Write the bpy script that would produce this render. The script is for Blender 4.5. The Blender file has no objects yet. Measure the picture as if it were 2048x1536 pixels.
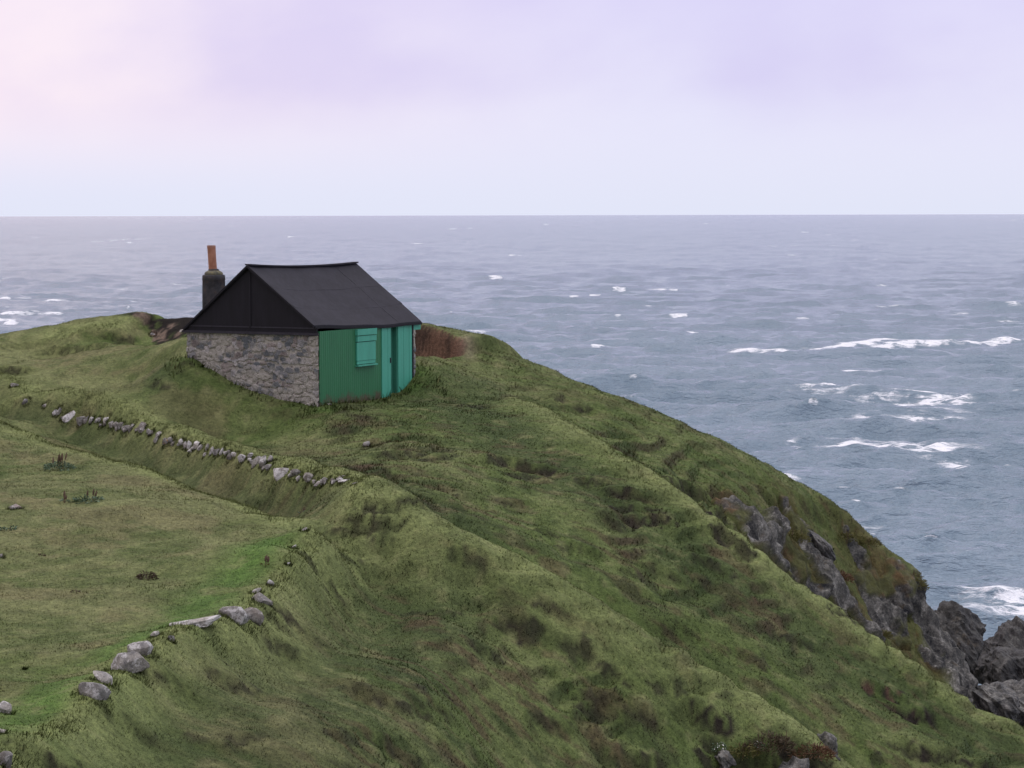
import bpy, bmesh, math, random
import numpy as np
from mathutils import Matrix, Vector
SC = bpy.context.scene
COL = SC.collection
rng = np.random.default_rng(7)
random.seed(7)

# ------------------------------------------------------------------ camera
F = 5000.0; CU, CV = 1024.0, 768.0
PITCH = math.atan((CV - 428.3) / F); ROLL = 0.0022
EYE = np.array([0.0, 0.0, 20.0])
_R = np.array([1., 0, 0]); _U = np.array([0, math.sin(PITCH), math.cos(PITCH)]); _F = np.array([0, math.cos(PITCH), -math.sin(PITCH)])
CR = math.cos(ROLL) * _R - math.sin(ROLL) * _U
CUP = math.cos(ROLL) * _U + math.sin(ROLL) * _R
cam_d = bpy.data.cameras.new('camera'); cam = bpy.data.objects.new('camera', cam_d); COL.objects.link(cam)
cam_d.sensor_width = 36; cam_d.lens = F * 36 / 2048; cam_d.clip_start = 0.5; cam_d.clip_end = 60000
M4 = Matrix(((CR[0], CUP[0], -_F[0], EYE[0]), (CR[1], CUP[1], -_F[1], EYE[1]), (CR[2], CUP[2], -_F[2], EYE[2]), (0, 0, 0, 1)))
cam.matrix_world = M4
SC.camera = cam

# ------------------------------------------------------------------ sky and sun
SUN_EL, SUN_AZ = math.radians(56), math.radians(-48)      # azimuth from +Y (the view), negative = left
wd = bpy.data.worlds.new('World'); SC.world = wd; wd.use_nodes = True
nt = wd.node_tree; nt.nodes.clear()
def N(tree, typ, **kw):
    n = tree.nodes.new(typ)
    for k, v in kw.items():
        if k in n.inputs if isinstance(k, int) else False: n.inputs[k].default_value = v
        else: setattr(n, k, v)
    return n
def ramp(tree, stops, interp='LINEAR'):
    r = tree.nodes.new('ShaderNodeValToRGB'); e = r.color_ramp; e.interpolation = interp
    while len(e.elements) < len(stops): e.elements.new(0.5)
    for el, (p, c) in zip(e.elements, stops):
        el.position = p; el.color = (*c, 1) if len(c) == 3 else c
    return r
out = N(nt, 'ShaderNodeOutputWorld')
tc = N(nt, 'ShaderNodeTexCoord')
sep = N(nt, 'ShaderNodeSeparateXYZ'); nt.links.new(tc.outputs['Generated'], sep.inputs[0])
def mth(tree, op, a, b=None, c=None, clamp=False):
    n = tree.nodes.new('ShaderNodeMath'); n.operation = op; n.use_clamp = clamp
    for i, v in enumerate((a, b, c)):
        if v is None: continue
        if isinstance(v, (int, float)): n.inputs[i].default_value = v
        else: tree.links.new(v, n.inputs[i])
    return n.outputs[0]
def mixc(tree, fac, a, b, typ='MIX'):
    n = tree.nodes.new('ShaderNodeMix'); n.data_type = 'RGBA'; n.blend_type = typ
    for s, v in (('Factor', fac), ('A', a), ('B', b)):
        i = [x for x in n.inputs if x.name == s and (x.type == ('VALUE' if s == 'Factor' else 'RGBA'))][0]
        if isinstance(v, (int, float)): i.default_value = v
        elif isinstance(v, tuple): i.default_value = (*v, 1) if len(v) == 3 else v
        else: tree.links.new(v, i)
    return [o for o in n.outputs if o.type == 'RGBA'][0]
def maprange(tree, v, a, b, c=0., d=1., smooth=True):
    n = tree.nodes.new('ShaderNodeMapRange'); n.interpolation_type = 'SMOOTHSTEP' if smooth else 'LINEAR'
    for i, x in enumerate((v, a, b, c, d)):
        if isinstance(x, (int, float)): n.inputs[i].default_value = x
        else: tree.links.new(x, n.inputs[i])
    return n.outputs[0]
sx, sy, sz = sep.outputs
el = mth(nt, 'MAXIMUM', sz, 0.0)
# overcast: pale blue over the horizon, lavender above, warm pink to the left
base = ramp(nt, [(0.0, (.765, .80, .965)), (0.03, (.785, .785, .975)), (0.06, (.775, .750, .965)), (0.10, (.72, .67, .95)), (0.22, (.66, .64, .80)), (0.5, (1.15, 1.13, 1.22)), (1.0, (2.35, 2.32, 2.35))])
nt.links.new(el, base.inputs[0])
pinkm = mth(nt, 'MULTIPLY', maprange(nt, sx, 0.08, -0.24), maprange(nt, el, 0.005, 0.05))
c1 = mixc(nt, pinkm, base.outputs[0], (.97, .83, .92))
cmb = N(nt, 'ShaderNodeCombineXYZ')
nt.links.new(mth(nt, 'MULTIPLY', sx, 7.5), cmb.inputs[0]); nt.links.new(mth(nt, 'MULTIPLY', sy, 2.0), cmb.inputs[1])
nt.links.new(mth(nt, 'ADD', mth(nt, 'MULTIPLY', sz, 13.0), mth(nt, 'MULTIPLY', sx, -1.5)), cmb.inputs[2])
cn = N(nt, 'ShaderNodeTexNoise'); cn.inputs['Scale'].default_value = 1.0; cn.inputs['Detail'].default_value = 5; cn.inputs['Roughness'].default_value = .42
cn.inputs['Distortion'].default_value = 0.15
nt.links.new(cmb.outputs[0], cn.inputs['Vector'])
cl = maprange(nt, cn.outputs[0], 0.36, 0.70)
clm = mth(nt, 'MULTIPLY', cl, maprange(nt, el, 0.02, 0.055))
cn2 = N(nt, 'ShaderNodeTexNoise'); cn2.inputs['Scale'].default_value = 3.1; cn2.inputs['Detail'].default_value = 6; cn2.inputs['Roughness'].default_value = .55; nt.links.new(cmb.outputs[0], cn2.inputs['Vector'])
clm = mth(nt, 'ADD', clm, mth(nt, 'MULTIPLY', mth(nt, 'MULTIPLY', mth(nt, 'SUBTRACT', cn2.outputs[0], .45), .7), maprange(nt, el, 0.01, 0.05)), clamp=True)
c2 = mixc(nt, mth(nt, 'MULTIPLY', clm, 0.50), c1, (.58, .51, .86))
bgc = N(nt, 'ShaderNodeBackground'); nt.links.new(c2, bgc.inputs[0]); bgc.inputs[1].default_value = 1.05
sky = N(nt, 'ShaderNodeTexSky'); sky.sky_type = 'NISHITA'; sky.sun_disc = False
sky.sun_elevation = SUN_EL; sky.sun_rotation = SUN_AZ
bgs = N(nt, 'ShaderNodeBackground'); nt.links.new(sky.outputs[0], bgs.inputs[0]); bgs.inputs[1].default_value = 0.1
ms = N(nt, 'ShaderNodeMixShader'); ms.inputs[0].default_value = 0.9
nt.links.new(bgs.outputs[0], ms.inputs[1]); nt.links.new(bgc.outputs[0], ms.inputs[2]); nt.links.new(ms.outputs[0], out.inputs[0])

sd = bpy.data.lights.new('sun', 'SUN'); sd.energy = 0.9; sd.angle = math.radians(22); sd.color = (1, .95, .88)
so = bpy.data.objects.new('sun', sd); COL.objects.link(so)
sv = Vector((math.sin(SUN_AZ) * math.cos(SUN_EL), math.cos(SUN_AZ) * math.cos(SUN_EL), math.sin(SUN_EL)))
so.rotation_euler = sv.to_track_quat('Z', 'Y').to_euler()
SC.view_settings.view_transform = 'Standard'; SC.view_settings.look = 'None'
SC.view_settings.exposure = 0.0; SC.view_settings.gamma = 1.0

# ------------------------------------------------------------------ numeric helpers
def ray(u, v):
    d = CR * (u - CU) + CUP * (CV - v) + _F * F
    return d / d[1]
def P(u, v, D):
    return EYE + ray(u, v) * D
def project(p):
    q = np.asarray(p) - EYE
    zf = q @ _F
    return CU + F * (q @ CR) / zf, CV - F * (q @ CUP) / zf
def _h(ix, iy, iz, seed):
    n = (ix.astype(np.int64) * 374761393 + iy.astype(np.int64) * 668265263 + iz.astype(np.int64) * 2147483647 + seed * 974711) & 0xffffffff
    n = ((n ^ (n >> 13)) * 1274126177) & 0xffffffff
    n = ((n ^ (n >> 16)) * 2246822519) & 0xffffffff
    return ((n ^ (n >> 15)) & 0xffffff) / float(0xffffff)
def vn2(x, y, seed=0):
    x = np.asarray(x, float); y = np.asarray(y, float)
    ix = np.floor(x); iy = np.floor(y); fx = x - ix; fy = y - iy
    fx = fx * fx * fx * (fx * (fx * 6 - 15) + 10); fy = fy * fy * fy * (fy * (fy * 6 - 15) + 10)
    z = np.zeros_like(ix)
    a = _h(ix, iy, z, seed); b = _h(ix + 1, iy, z, seed); c = _h(ix, iy + 1, z, seed); d = _h(ix + 1, iy + 1, z, seed)
    return (a + (b - a) * fx) * (1 - fy) + (c + (d - c) * fx) * fy
def fbm(x, y, oct=4, seed=0, gain=.5):
    s = 0; a = 1; t = 0; c, sn = .8, .6
    for o in range(oct):
        s = s + a * (vn2(x, y, seed + o * 17) * 2 - 1); t += a
        x, y = (c * x - sn * y) * 2.03 + 5.1, (sn * x + c * y) * 2.03 + 1.7; a *= gain
    return s / t
def vn3(p, seed=0):
    i = np.floor(p); f = p - i; f = f * f * f * (f * (f * 6 - 15) + 10)
    r = 0
    for dx in (0, 1):
        for dy in (0, 1):
            for dz in (0, 1):
                w = (f[:, 0] if dx else 1 - f[:, 0]) * (f[:, 1] if dy else 1 - f[:, 1]) * (f[:, 2] if dz else 1 - f[:, 2])
                r = r + w * _h(i[:, 0] + dx, i[:, 1] + dy, i[:, 2] + dz, seed)
    return r
def fbm3(p, oct=4, seed=0, gain=.5):
    s = 0; a = 1; t = 0
    for o in range(oct):
        s = s + a * (vn3(p, seed + 31 * o) * 2 - 1); t += a; p = p * 2.07 + 3.3; a *= gain
    return s / t
def sstep(a, b, x):
    t = np.clip((x - a) / (b - a), 0, 1); return t * t * (3 - 2 * t)
def mesh_np(name, V, Fc, mat, smooth=True, attrs=None, parent=None):
    """Fc: (n,3) or (n,4) int array"""
    me = bpy.data.meshes.new(name); V = np.ascontiguousarray(V, np.float32); Fc = np.ascontiguousarray(Fc, np.int32)
    k = Fc.shape[1]
    me.vertices.add(len(V)); me.vertices.foreach_set('co', V.ravel())
    me.loops.add(Fc.size); me.loops.foreach_set('vertex_index', Fc.ravel())
    me.polygons.add(len(Fc)); me.polygons.foreach_set('loop_start', np.arange(0, Fc.size, k, dtype=np.int32))
    me.polygons.foreach_set('use_smooth', np.full(len(Fc), smooth, dtype=bool))
    for an, (typ, arr) in (attrs or {}).items():
        a = me.attributes.new(an, typ, 'POINT')
        if typ == 'FLOAT': a.data.foreach_set('value', np.ascontiguousarray(arr, np.float32).ravel())
        elif typ == 'FLOAT_VECTOR': a.data.foreach_set('vector', np.ascontiguousarray(arr, np.float32).ravel())
        else:
            c = np.ones((len(arr), 4), np.float32); c[:, :3] = arr; a.data.foreach_set('color', c.ravel())
    me.update(calc_edges=True); me.validate()
    if mat: me.materials.append(mat)
    o = bpy.data.objects.new(name, me); COL.objects.link(o)
    if parent: o.parent = parent
    return o
def grid_faces(nr, nc):
    i = np.arange(nr * nc).reshape(nr, nc)
    return np.stack([i[:-1, :-1].ravel(), i[:-1, 1:].ravel(), i[1:, 1:].ravel(), i[1:, :-1].ravel()], 1)
def tag(o, label=None, cat=None, group=None, kind=None):
    if label: o['label'] = label
    if cat: o['category'] = cat
    if group: o['group'] = group
    if kind: o['kind'] = kind
    return o
def new_mat(name):
    m = bpy.data.materials.new(name); m.use_nodes = True
    t = m.node_tree; b = t.nodes['Principled BSDF']
    return m, t, b
def texn(t, vec, scale, detail=4, rough=.55, dist=0.):
    n = t.nodes.new('ShaderNodeTexNoise'); n.inputs['Scale'].default_value = scale; n.inputs['Detail'].default_value = detail
    n.inputs['Roughness'].default_value = rough; n.inputs['Distortion'].default_value = dist
    if vec is not None: t.links.new(vec, n.inputs['Vector'])
    return n.outputs[0]
def bump(t, b, height, strength, dist):
    n = t.nodes.new('ShaderNodeBump'); n.inputs['Strength'].default_value = strength; n.inputs['Distance'].default_value = dist
    t.links.new(height, n.inputs['Height']); t.links.new(n.outputs[0], b.inputs['Normal']); return n
def attr(t, name):
    n = t.nodes.new('ShaderNodeAttribute'); n.attribute_name = name; return n
def objco(t):
    return t.nodes.new('ShaderNodeTexCoord').outputs['Object']

# ------------------------------------------------------------------ the land: control points (u, v of the photo, metres away)
CP = [
 # seaward crest of the headland
 (0,668,81.5),(100,650,82),(200,630,82.6),(240,626,82.8),(300,628,83.2),(375,632,83),(560,640,84),(760,648,84),
 (250,644,82.1),(300,654,82.2),(340,660,82.),(380,664,81.8),(310,682,81.3),(350,690,80.7),(385,690,80.3),
 (920,690,78.5),(1000,703,78.5),(1100,738,78),(1200,778,77.5),(1290,815,77.2),(1400,865,77),(1500,912,77),(1600,965,77),(1700,1025,77.6),(1722,1046,77.9),
 (1730,1078,78.2),(1780,1105,78.4),(1840,1165,78.5),
 # seaward slope in front of it
 (1000,760,74.5),(1100,795,73),(1200,845,71.6),(1300,895,71.3),(1400,945,71.5),(1500,990,72.3),(1600,1012,74.6),(1680,1038,76.6),(1250,895,68.5),(1330,940,67.8),(1400,985,68),(1450,1020,68.2),(1500,1030,70.6),(1580,1038,73.6),
 # cliff wall of the gully
 (1490,1060,69.6),(1540,1085,70.8),(1600,1070,73.2),(1560,1120,70.8),(1650,1150,73),(1700,1200,73.8),(1750,1160,76.2),(1800,1280,75),(1820,1220,76.5),(1860,1240,77),(1900,1330,76),(1935,1375,75.5),
 # first spur crest
 (1060,800,71.5),(1180,870,67),(1330,960,64),(1440,1040,63),(1500,1088,62.6),(1600,1168,62.5),(1700,1232,62.5),(1800,1303,62.5),(1870,1345,62.5),(1930,1395,62.5),(2000,1430,62.5),(2080,1462,62.5),
 # its face, down to the gully
 (950,900,64),(850,880,64.5),(900,960,60),(1000,1010,59.8),(1000,1060,57.8),(1000,900,65),(1100,1110,57.6),(1100,1050,59.5),(1100,950,63),(1200,1175,57.2),(1200,1110,58.8),(1200,1040,60.5),(1200,950,63.3),
 (1300,1240,57),(1300,1150,59.2),(1300,1050,61.3),(1420,1318,57),(1420,1200,59.4),(1420,1100,61.3),(1550,1395,57),(1550,1290,59.1),(1550,1205,60.8),(1700,1503,57),(1700,1400,59),(1700,1310,60.8),(1850,1560,57.2),(1850,1480,58.8),(1850,1400,60.8),(2000,1600,57.6),(2000,1530,59.2),(2000,1480,60.8),
 # second spur crest and the slope below it
 (760,970,54.5),(830,1012,54.3),(900,1050,54.1),(1000,1092,54),(1120,1150,54),(1264,1237,54),(1418,1330,54),(1520,1390,54),(1597,1442,54),(1674,1500,54),(1740,1560,54),
 (1000,1250,51.7),(800,1200,51.4),(800,1100,53.2),(700,1100,52.8),(1100,1350,51),(1200,1300,52.4),(1200,1410,51),(1300,1420,51.7),(1450,1480,52.2),(1500,1536,51.9),(1200,1536,49.4),(1000,1536,47),(900,1400,46.5),(1000,1400,49),(600,1350,43),(600,1500,39.3),(800,1536,41.8),(400,1450,38.3),(300,1400,38.3),(200,1500,35.3),(100,1536,34.3),(700,1250,47.7),(550,1270,44.6),(850,1300,48.6),(740,1400,43.6),(720,1035,53.7),(760,1085,53.2),(850,1110,52.9),(850,1200,50.9),(920,1160,52.6),(900,1270,49.6),(780,1270,48.9),(900,1620,42.5),(1300,1640,49),(400,1600,36),(1650,1620,51.5),(650,1150,50),
 # lower bank crest
 (720,965,54.6),(640,1040,51.5),(590,1100,49),(540,1170,46.6),(480,1220,44.6),(390,1245,43),(280,1300,40.6),(190,1370,38),(60,1480,34.5),(0,1520,33),
 # enclosure
 (560,1060,51.5),(480,1150,48),(380,1210,45.2),(200,1330,40.2),(60,1430,37),(300,1100,50),(100,1200,46),(100,1050,52),(0,1350,39.7),(300,1250,43.8),(400,1000,55),(600,1025,54),(200,950,58.5),(0,950,59.5),(450,1080,51.5),(0,1130,49),
 (-20,838,66.3),(195,910,62.2),(300,938,60),(455,990,57),(60,900,62.8),
 (100,850,67),(200,878,65.5),(300,912,63),(450,965,59.5),(540,998,57.3),(620,1012,55.7),
 # stone row and crest of the upper bank
 (140,838,68.4),(230,855,66.8),(300,874,65.3),(390,902,63.3),(480,926,61.2),(565,958,58.8),(620,966,57.4),(690,966,56),
 (-20,800,69.5),(60,782,70.5),(100,772,71),(160,785,70),(250,815,68),(350,850,65.5),(450,880,63.2),(560,915,60.4),(650,932,58),(720,946,56),
 # field round the hut
 (400,800,72),(300,750,75.5),(500,850,68),(640,880,64.7),(800,850,66.5),(700,835,67),(560,810,68.6),(900,800,71),(850,800,70.2),
 (376,688,70.7),(420,722,70.2),(480,760,69.8),(540,786,69.3),(637,810,68.5),(700,806,69.8),(780,790,72),(815,778,72.8),
 (832,745,73.2),(900,728,74.6),(880,760,73),(930,735,75.5),
 (100,700,80),(200,680,80),(150,740,76.5),(20,720,78.5),(40,790,72.5),(300,690,78.5),(240,700,78),(340,695,76),(330,730,74.5),(0,760,74.5),
]
pts = [P(*c) for c in CP]
X = lambda x, y, z: pts.append(np.array([x, y, z], float))
# what lies behind the crests, falling away to the sea
for (u, v, D) in CP[:21]:
    b = P(u, v, D)
    for dd, dz in ((4, 1.6 + .04 * max(0, u - 900) / 40), (9, 5.5), (20, 13), (45, 24)):
        X(b[0] * (1 + dd / D) + (dd * .12 if u > 900 else 0), b[1] + dd, max(b[2] - dz, -6))
# gully floor behind the first spur, running down to the sea on the right
for u, v, D in ((900,1050,54.1),(1000,1092,54),(1120,1150,54),(1264,1237,54),(1418,1330,54),(1520,1390,54),(1597,1442,54),(1674,1500,54)):
    q = P(u, v, D + 2.2); X(q[0], q[1], q[2] - .25 - .12 * (u > 1100))
for u, v, D, dz in ((1550,1130,66.5,-.5),(1650,1197,66.5,-.8),(1750,1265,66.5,-1.4),(1850,1335,66.5,-2.2),(1950,1405,66,-2.9),(2050,1450,66,-3.4)):
    q = P(u, v, D); X(q[0], q[1], q[2] + dz)
for x, y, z in ((15,72,3.2),(18,70,2.5),(24,70,0),(16,60,5.6),(20,60,4.2),(14,50,8.4),(18,50,6.5),(30,60,-1),(30,45,3),(13.2,80,4.2),(14.2,79,3.4),(14,84,3.0),(17,90,1.8),(17,100,-1),(22,90,0.5),(24,80,1.5),(30,85,-3),(14,97,-2),(40,90,-6),(45,60,-4),
                # the near valley and the hillside the photographer stands on
                (0,26,10.8),(0,18,13.2),(0,8,17.2),(0,0,18.4),(-8,22,12.8),(-10,12,16),(-14,0,18),(10,26,8.5),(12,14,13),(12,0,16.5),(22,30,5),(25,10,9),(35,20,2),(0,-20,19),(-25,-10,19),(25,-15,13),
                # land to the left of the frame
                (-14,40,13),(-16,52,13.6),(-18,60,14.2),(-20,70,15),(-20,78,16),(-22,84,15.8),(-24,95,11),(-30,60,14.5),(-32,80,15.5),(-30,40,14),(-20,28,14),(-40,70,14),(-40,95,10),(-40,40,14.5),(-28,110,2),(-45,120,0),(-35,20,16)):
    X(x, y, z)
pts = np.array(pts)
# thin out near-duplicates and solve a smooth surface through them
RC = 1.1
def kern(d2): return np.sqrt(d2 + RC * RC)
A = np.zeros((len(pts) + 3, len(pts) + 3)); n0 = len(pts)
d2 = ((pts[:, None, :2] - pts[None, :, :2]) ** 2).sum(-1)
A[:n0, :n0] = kern(d2) - np.eye(n0) * 0.05
A[:n0, n0] = 1; A[:n0, n0 + 1:] = pts[:, :2]; A[n0, :n0] = 1; A[n0 + 1:, :n0] = pts[:, :2].T
W = np.linalg.solve(A, np.r_[pts[:, 2], 0, 0, 0])
def base_h(x, y):
    x = np.asarray(x, float); sh = x.shape; x = x.ravel(); y = np.asarray(y, float).ravel()
    o = np.empty(len(x))
    for s in range(0, len(x), 20000):
        e = slice(s, s + 20000)
        d = (x[e, None] - pts[None, :, 0]) ** 2 + (y[e, None] - pts[None, :, 1]) ** 2
        o[e] = kern(d) @ W[:n0] + W[n0] + W[n0 + 1] * x[e] + W[n0 + 2] * y[e]
    return o.reshape(sh)
def hit(u, v, fn, d0=28., d1=100.):
    d = ray(u, v); D = np.arange(d0, d1, .1)
    z = EYE[2] + d[2] * D - fn(d[0] * D, D)
    k = np.argmax(z < 0) if (z < 0).any() else len(D) - 1
    if k > 0: D0 = D[k - 1] + .1 * z[k - 1] / (z[k - 1] - z[k] + 1e-9)
    else: D0 = D[0]
    return np.array([d[0] * D0, D0, EYE[2] + d[2] * D0])

# banks and spurs: crest lines along which the ground falls away sharply to one or both sides
def pline(lst): return np.array([P(*q) for q in lst])
def along(x, y, pl, far=8.):
    """distance across (signed, + on the left of travel) and along a polyline"""
    best = np.full(x.shape, 99.); sg = np.zeros(x.shape); al = np.zeros(x.shape); acc = 0
    for a, b in zip(pl[:-1], pl[1:]):
        d = b[:2] - a[:2]; L = np.hypot(*d); d = d / L
        t = (x - a[0]) * d[0] + (y - a[1]) * d[1]; tc_ = np.clip(t, 0, L)
        q = np.hypot(x - a[0] - tc_ * d[0], y - a[1] - tc_ * d[1]); m = q < best
        best = np.where(m, q, best); sg = np.where(m, np.sign(-(x - a[0]) * d[1] + (y - a[1]) * d[0]), sg); al = np.where(m, acc + tc_, al); acc += L
    return best * sg, al, acc
RIDGES = [  # crest, drop to the left of travel, width, drop to the right, width
 ([(60,782,70.8),(100,772,71),(160,785,70),(250,815,68),(350,850,65.5),(450,880,63.2),(560,915,60.4),(650,932,58),(725,948,56)], .75, 1.1, 1.0, .6, .24),
 ([(725,948,56),(700,985,53.6),(640,1040,51.5),(590,1100,49),(540,1170,46.6),(480,1220,44.6),(390,1245,43),(280,1300,40.6),(190,1370,38),(60,1480,34.5),(0,1520,33)], .85, .75, .14, .6, .45),
 ([(-30,838,66.5),(60,858,65),(195,910,62.2),(300,938,60),(455,990,57),(560,1040,53.5)], .45, .7, .10, .9, .5),
 ([(1060,800,71.5),(1180,870,67),(1330,960,64),(1440,1040,63),(1500,1088,62.6),(1600,1168,62.5),(1700,1232,62.5),(1800,1303,62.5),(1870,1345,62.5),(1930,1395,62.5),(2000,1430,62.5),(2080,1462,62.5)], .45, 1.0, .30, 1.2, .8),
 ([(760,970,54.5),(830,1012,54.3),(900,1050,54.1),(1000,1092,54),(1120,1150,54),(1264,1237,54),(1418,1330,54),(1520,1390,54),(1597,1442,54),(1674,1500,54),(1740,1560,54)], .45, 1.0, .30, 1.4, 1.4),
 ([(0,712,76),(30,735,75),(85,788,72.5)], .1, .6, .4, .5, .25),
 ([(120,680,81),(200,668,81.5),(245,660,82)], .05, .8, .35, .6, .25),
]
RIDGES = [(pline(r[0]), *r[1:]) for r in RIDGES]
def ridges(x, y, relief_shade=False):
    dz = np.zeros_like(x); crest = np.zeros_like(x); face = np.zeros_like(x)
    for ri, (pl, dl, wl, dr, wr_, cw) in enumerate(RIDGES):
        m = (x > pl[:, 0].min() - 14) & (x < pl[:, 0].max() + 14) & (y > pl[:, 1].min() - 14) & (y < pl[:, 1].max() + 14)
        if not m.any(): continue
        d, al, L = along(x[m] + .15 * fbm(x[m] * 1.1, y[m] * 1.1, 2, 81), y[m] + .15 * fbm(x[m] * 1.1, y[m] * 1.1, 2, 82), pl)
        e = {0: 1 - sstep(L - 3.0, L - .2, al), 1: sstep(.2, 5.0, al), 4: sstep(.2, 4.0, al)}.get(ri, 1.)
        a = np.where(d > 0, dl, dr); w = np.where(d > 0, wl, wr_); q = np.abs(d)
        dz[m] += a * (np.exp(-(q / w) ** 2) - np.exp(-(q / (2.6 * w)) ** 2)) * e
        if relief_shade:  # masks for the face shade and crest light painted into the sward
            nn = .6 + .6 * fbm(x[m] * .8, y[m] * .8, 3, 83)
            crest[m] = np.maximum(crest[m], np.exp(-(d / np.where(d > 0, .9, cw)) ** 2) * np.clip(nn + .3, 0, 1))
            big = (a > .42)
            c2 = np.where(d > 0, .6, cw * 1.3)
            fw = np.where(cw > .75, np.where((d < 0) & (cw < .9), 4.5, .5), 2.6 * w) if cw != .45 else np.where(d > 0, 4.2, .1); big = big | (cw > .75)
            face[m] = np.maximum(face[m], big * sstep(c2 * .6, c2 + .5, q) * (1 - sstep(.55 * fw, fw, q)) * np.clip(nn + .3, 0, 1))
    return (crest, face) if relief_shade else dz
# bites where the turf has slipped: u, v, half width px, drop m, run m, 1 = red soil
BITES = [(795,893,52,.30,1.0,.5),(880,905,40,.2,.8,.3),(1000,915,52,.30,.9,.6),(1075,922,34,.34,.8,.7),(1040,938,42,.2,.6,.5),(1190,945,34,.25,.8,.2),
 (1270,905,40,.3,.8,.5),(1320,935,50,.45,1.0,.6),(1380,965,55,.5,1.0,.6),(1440,990,40,.35,.8,.5),(1250,975,42,.4,.9,.8),(1270,1000,40,.3,.6,.8),(1300,1022,52,.3,.7,.6),(1230,1030,40,.25,.7,.3),
 (1450,1068,30,.2,.5,.5),(1480,1082,30,.2,.5,.5),(1420,1112,40,.2,.6,.4),(1340,1140,70,.25,.8,.2),(1160,1090,60,.25,1.,.0),
 (1045,1243,48,.42,.9,.7),(960,1275,36,.25,.8,.3),(1105,1207,30,.2,.5,.3),(1400,1408,55,.5,1.0,.7),(1330,1360,40,.15,.6,.2),
 (1760,1362,45,.4,.8,1.),(1815,1400,50,.35,.7,1.),(1580,1258,50,.2,.7,.3),(1500,1300,60,.2,.7,.2),(1850,1490,60,.4,.8,.7),(1980,1520,60,.4,.8,.9),(1690,1225,40,.15,.5,.3),
 (1200,1410,60,.3,.9,.4),(1100,1440,50,.25,.8,.3),(1220,1470,40,.3,.8,.5),(780,1385,80,.25,.9,.3),(1280,1500,50,.3,.8,.5),(450,1430,90,.2,.8,.1),(150,1515,110,.35,.9,.4),(700,1470,60,.2,.7,.1),
 (150,688,60,.35,.9,.2),(235,668,30,.25,.7,.3),(15,735,34,.35,.8,.4),(130,700,40,.2,.6,.1),(385,700,26,.2,.6,.1),(325,730,18,.12,.5,.3),
 (1160,803,30,.2,.6,.5),(1120,785,30,.15,.5,.4),(920,800,40,.12,.35,.2),(790,985,50,.12,.7,.35),(760,1010,40,.1,.6,.3),(690,1090,45,.12,.7,.1),(935,1108,36,.3,.9,.1),(560,1200,30,.25,.5,.5),(860,1190,50,.15,.6,.1),
 (1430,1012,40,.5,.8,.8),(1490,1022,40,.6,.9,.9),(1560,1010,40,.55,.8,.4),(1620,1018,40,.55,.8,.4),(1680,1035,36,.5,.8,.3),(255,1395,55,.25,.9,.25),(335,1325,45,.25,.8,.3),(450,1290,60,.3,.9,.3),(560,1255,40,.25,.8,.35),(545,1215,26,.25,.5,.3),(640,1130,40,.2,.7,.2),(700,1035,45,.2,.7,.25),(1480,1478,60,.5,.9,.9),(1560,1492,60,.5,.9,.8),(1630,1515,40,.4,.8,.9),(1450,1512,40,.4,.8,.7)]
gb_ = np.random.default_rng(12)
for _ in range(75):                       # and many smaller broken ledges on the rough slopes
    u, v = gb_.uniform(640, 1960), gb_.uniform(880, 1536)
    if v < 690 + (u - 640) * .62 + 60 or (u < 760 and v < 1080): continue
    BITES.append((u, v, gb_.uniform(14, 42), gb_.uniform(.12, .30), gb_.uniform(.4, .8), gb_.uniform(-.45, .45)))
BW = []
for (u, v, w, a, L, s) in BITES:
    p = hit(u, v, base_h, 30, 90); e = .25
    g = np.array([base_h(p[0] + e, p[1]) - base_h(p[0] - e, p[1]), base_h(p[0], p[1] + e) - base_h(p[0], p[1] - e)])
    g = -g / (np.hypot(*g) + 1e-6)
    g = g + np.array([0, -.8]); g /= np.hypot(*g)          # downslope, leaning to the side one sees
    BW.append((p[0], p[1], w * p[1] / F, a, L, s, g))
def bites(x, y):
    dz = np.zeros_like(x); soil = np.zeros_like(x)
    for (bx, by, w, a, L, s, g) in BW:
        m = (np.abs(x - bx) < 3.2 * w + L) & (np.abs(y - by) < 3.2 * w + L)
        if not m.any(): continue
        dx = x[m] - bx; dy = y[m] - by
        t = dx * g[0] + dy * g[1]; c = -dx * g[1] + dy * g[0]
        t = t + .38 * fbm(x[m] * 1.5, y[m] * 1.5, 3, 91) + .10 * fbm(x[m] * 6, y[m] * 6, 2, 95); c = c + .4 * w * fbm(x[m] * 1.2, y[m] * 1.2, 3, 93)
        ec = np.exp(-(c / (1.25 * w)) ** 4)
        dz[m] += a * .30 * ec * sstep(-.7, -.05, t) * (1 - sstep(-.05, .05, t)) - a * .42 * ec * sstep(-.03, .16, t) * (1 - sstep(.25, 1.4 * L, t))
        tj = t + .10 * fbm(x[m] * 8, y[m] * 8, 2, 96); band = np.exp(-(c / (1.5 * w)) ** 4) * sstep(-.06, .0, tj) * (1 - sstep(.06, .15 + .26 * s, tj))
        soil[m] = np.maximum(soil[m], (1. if s >= 1 else min(.80, .44 + .5 * s)) * sstep(.36, .54, band * (.3 + 1.0 * vn2(x[m] * 3.6, y[m] * 3.6, 94))))
    return dz, soil

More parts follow.
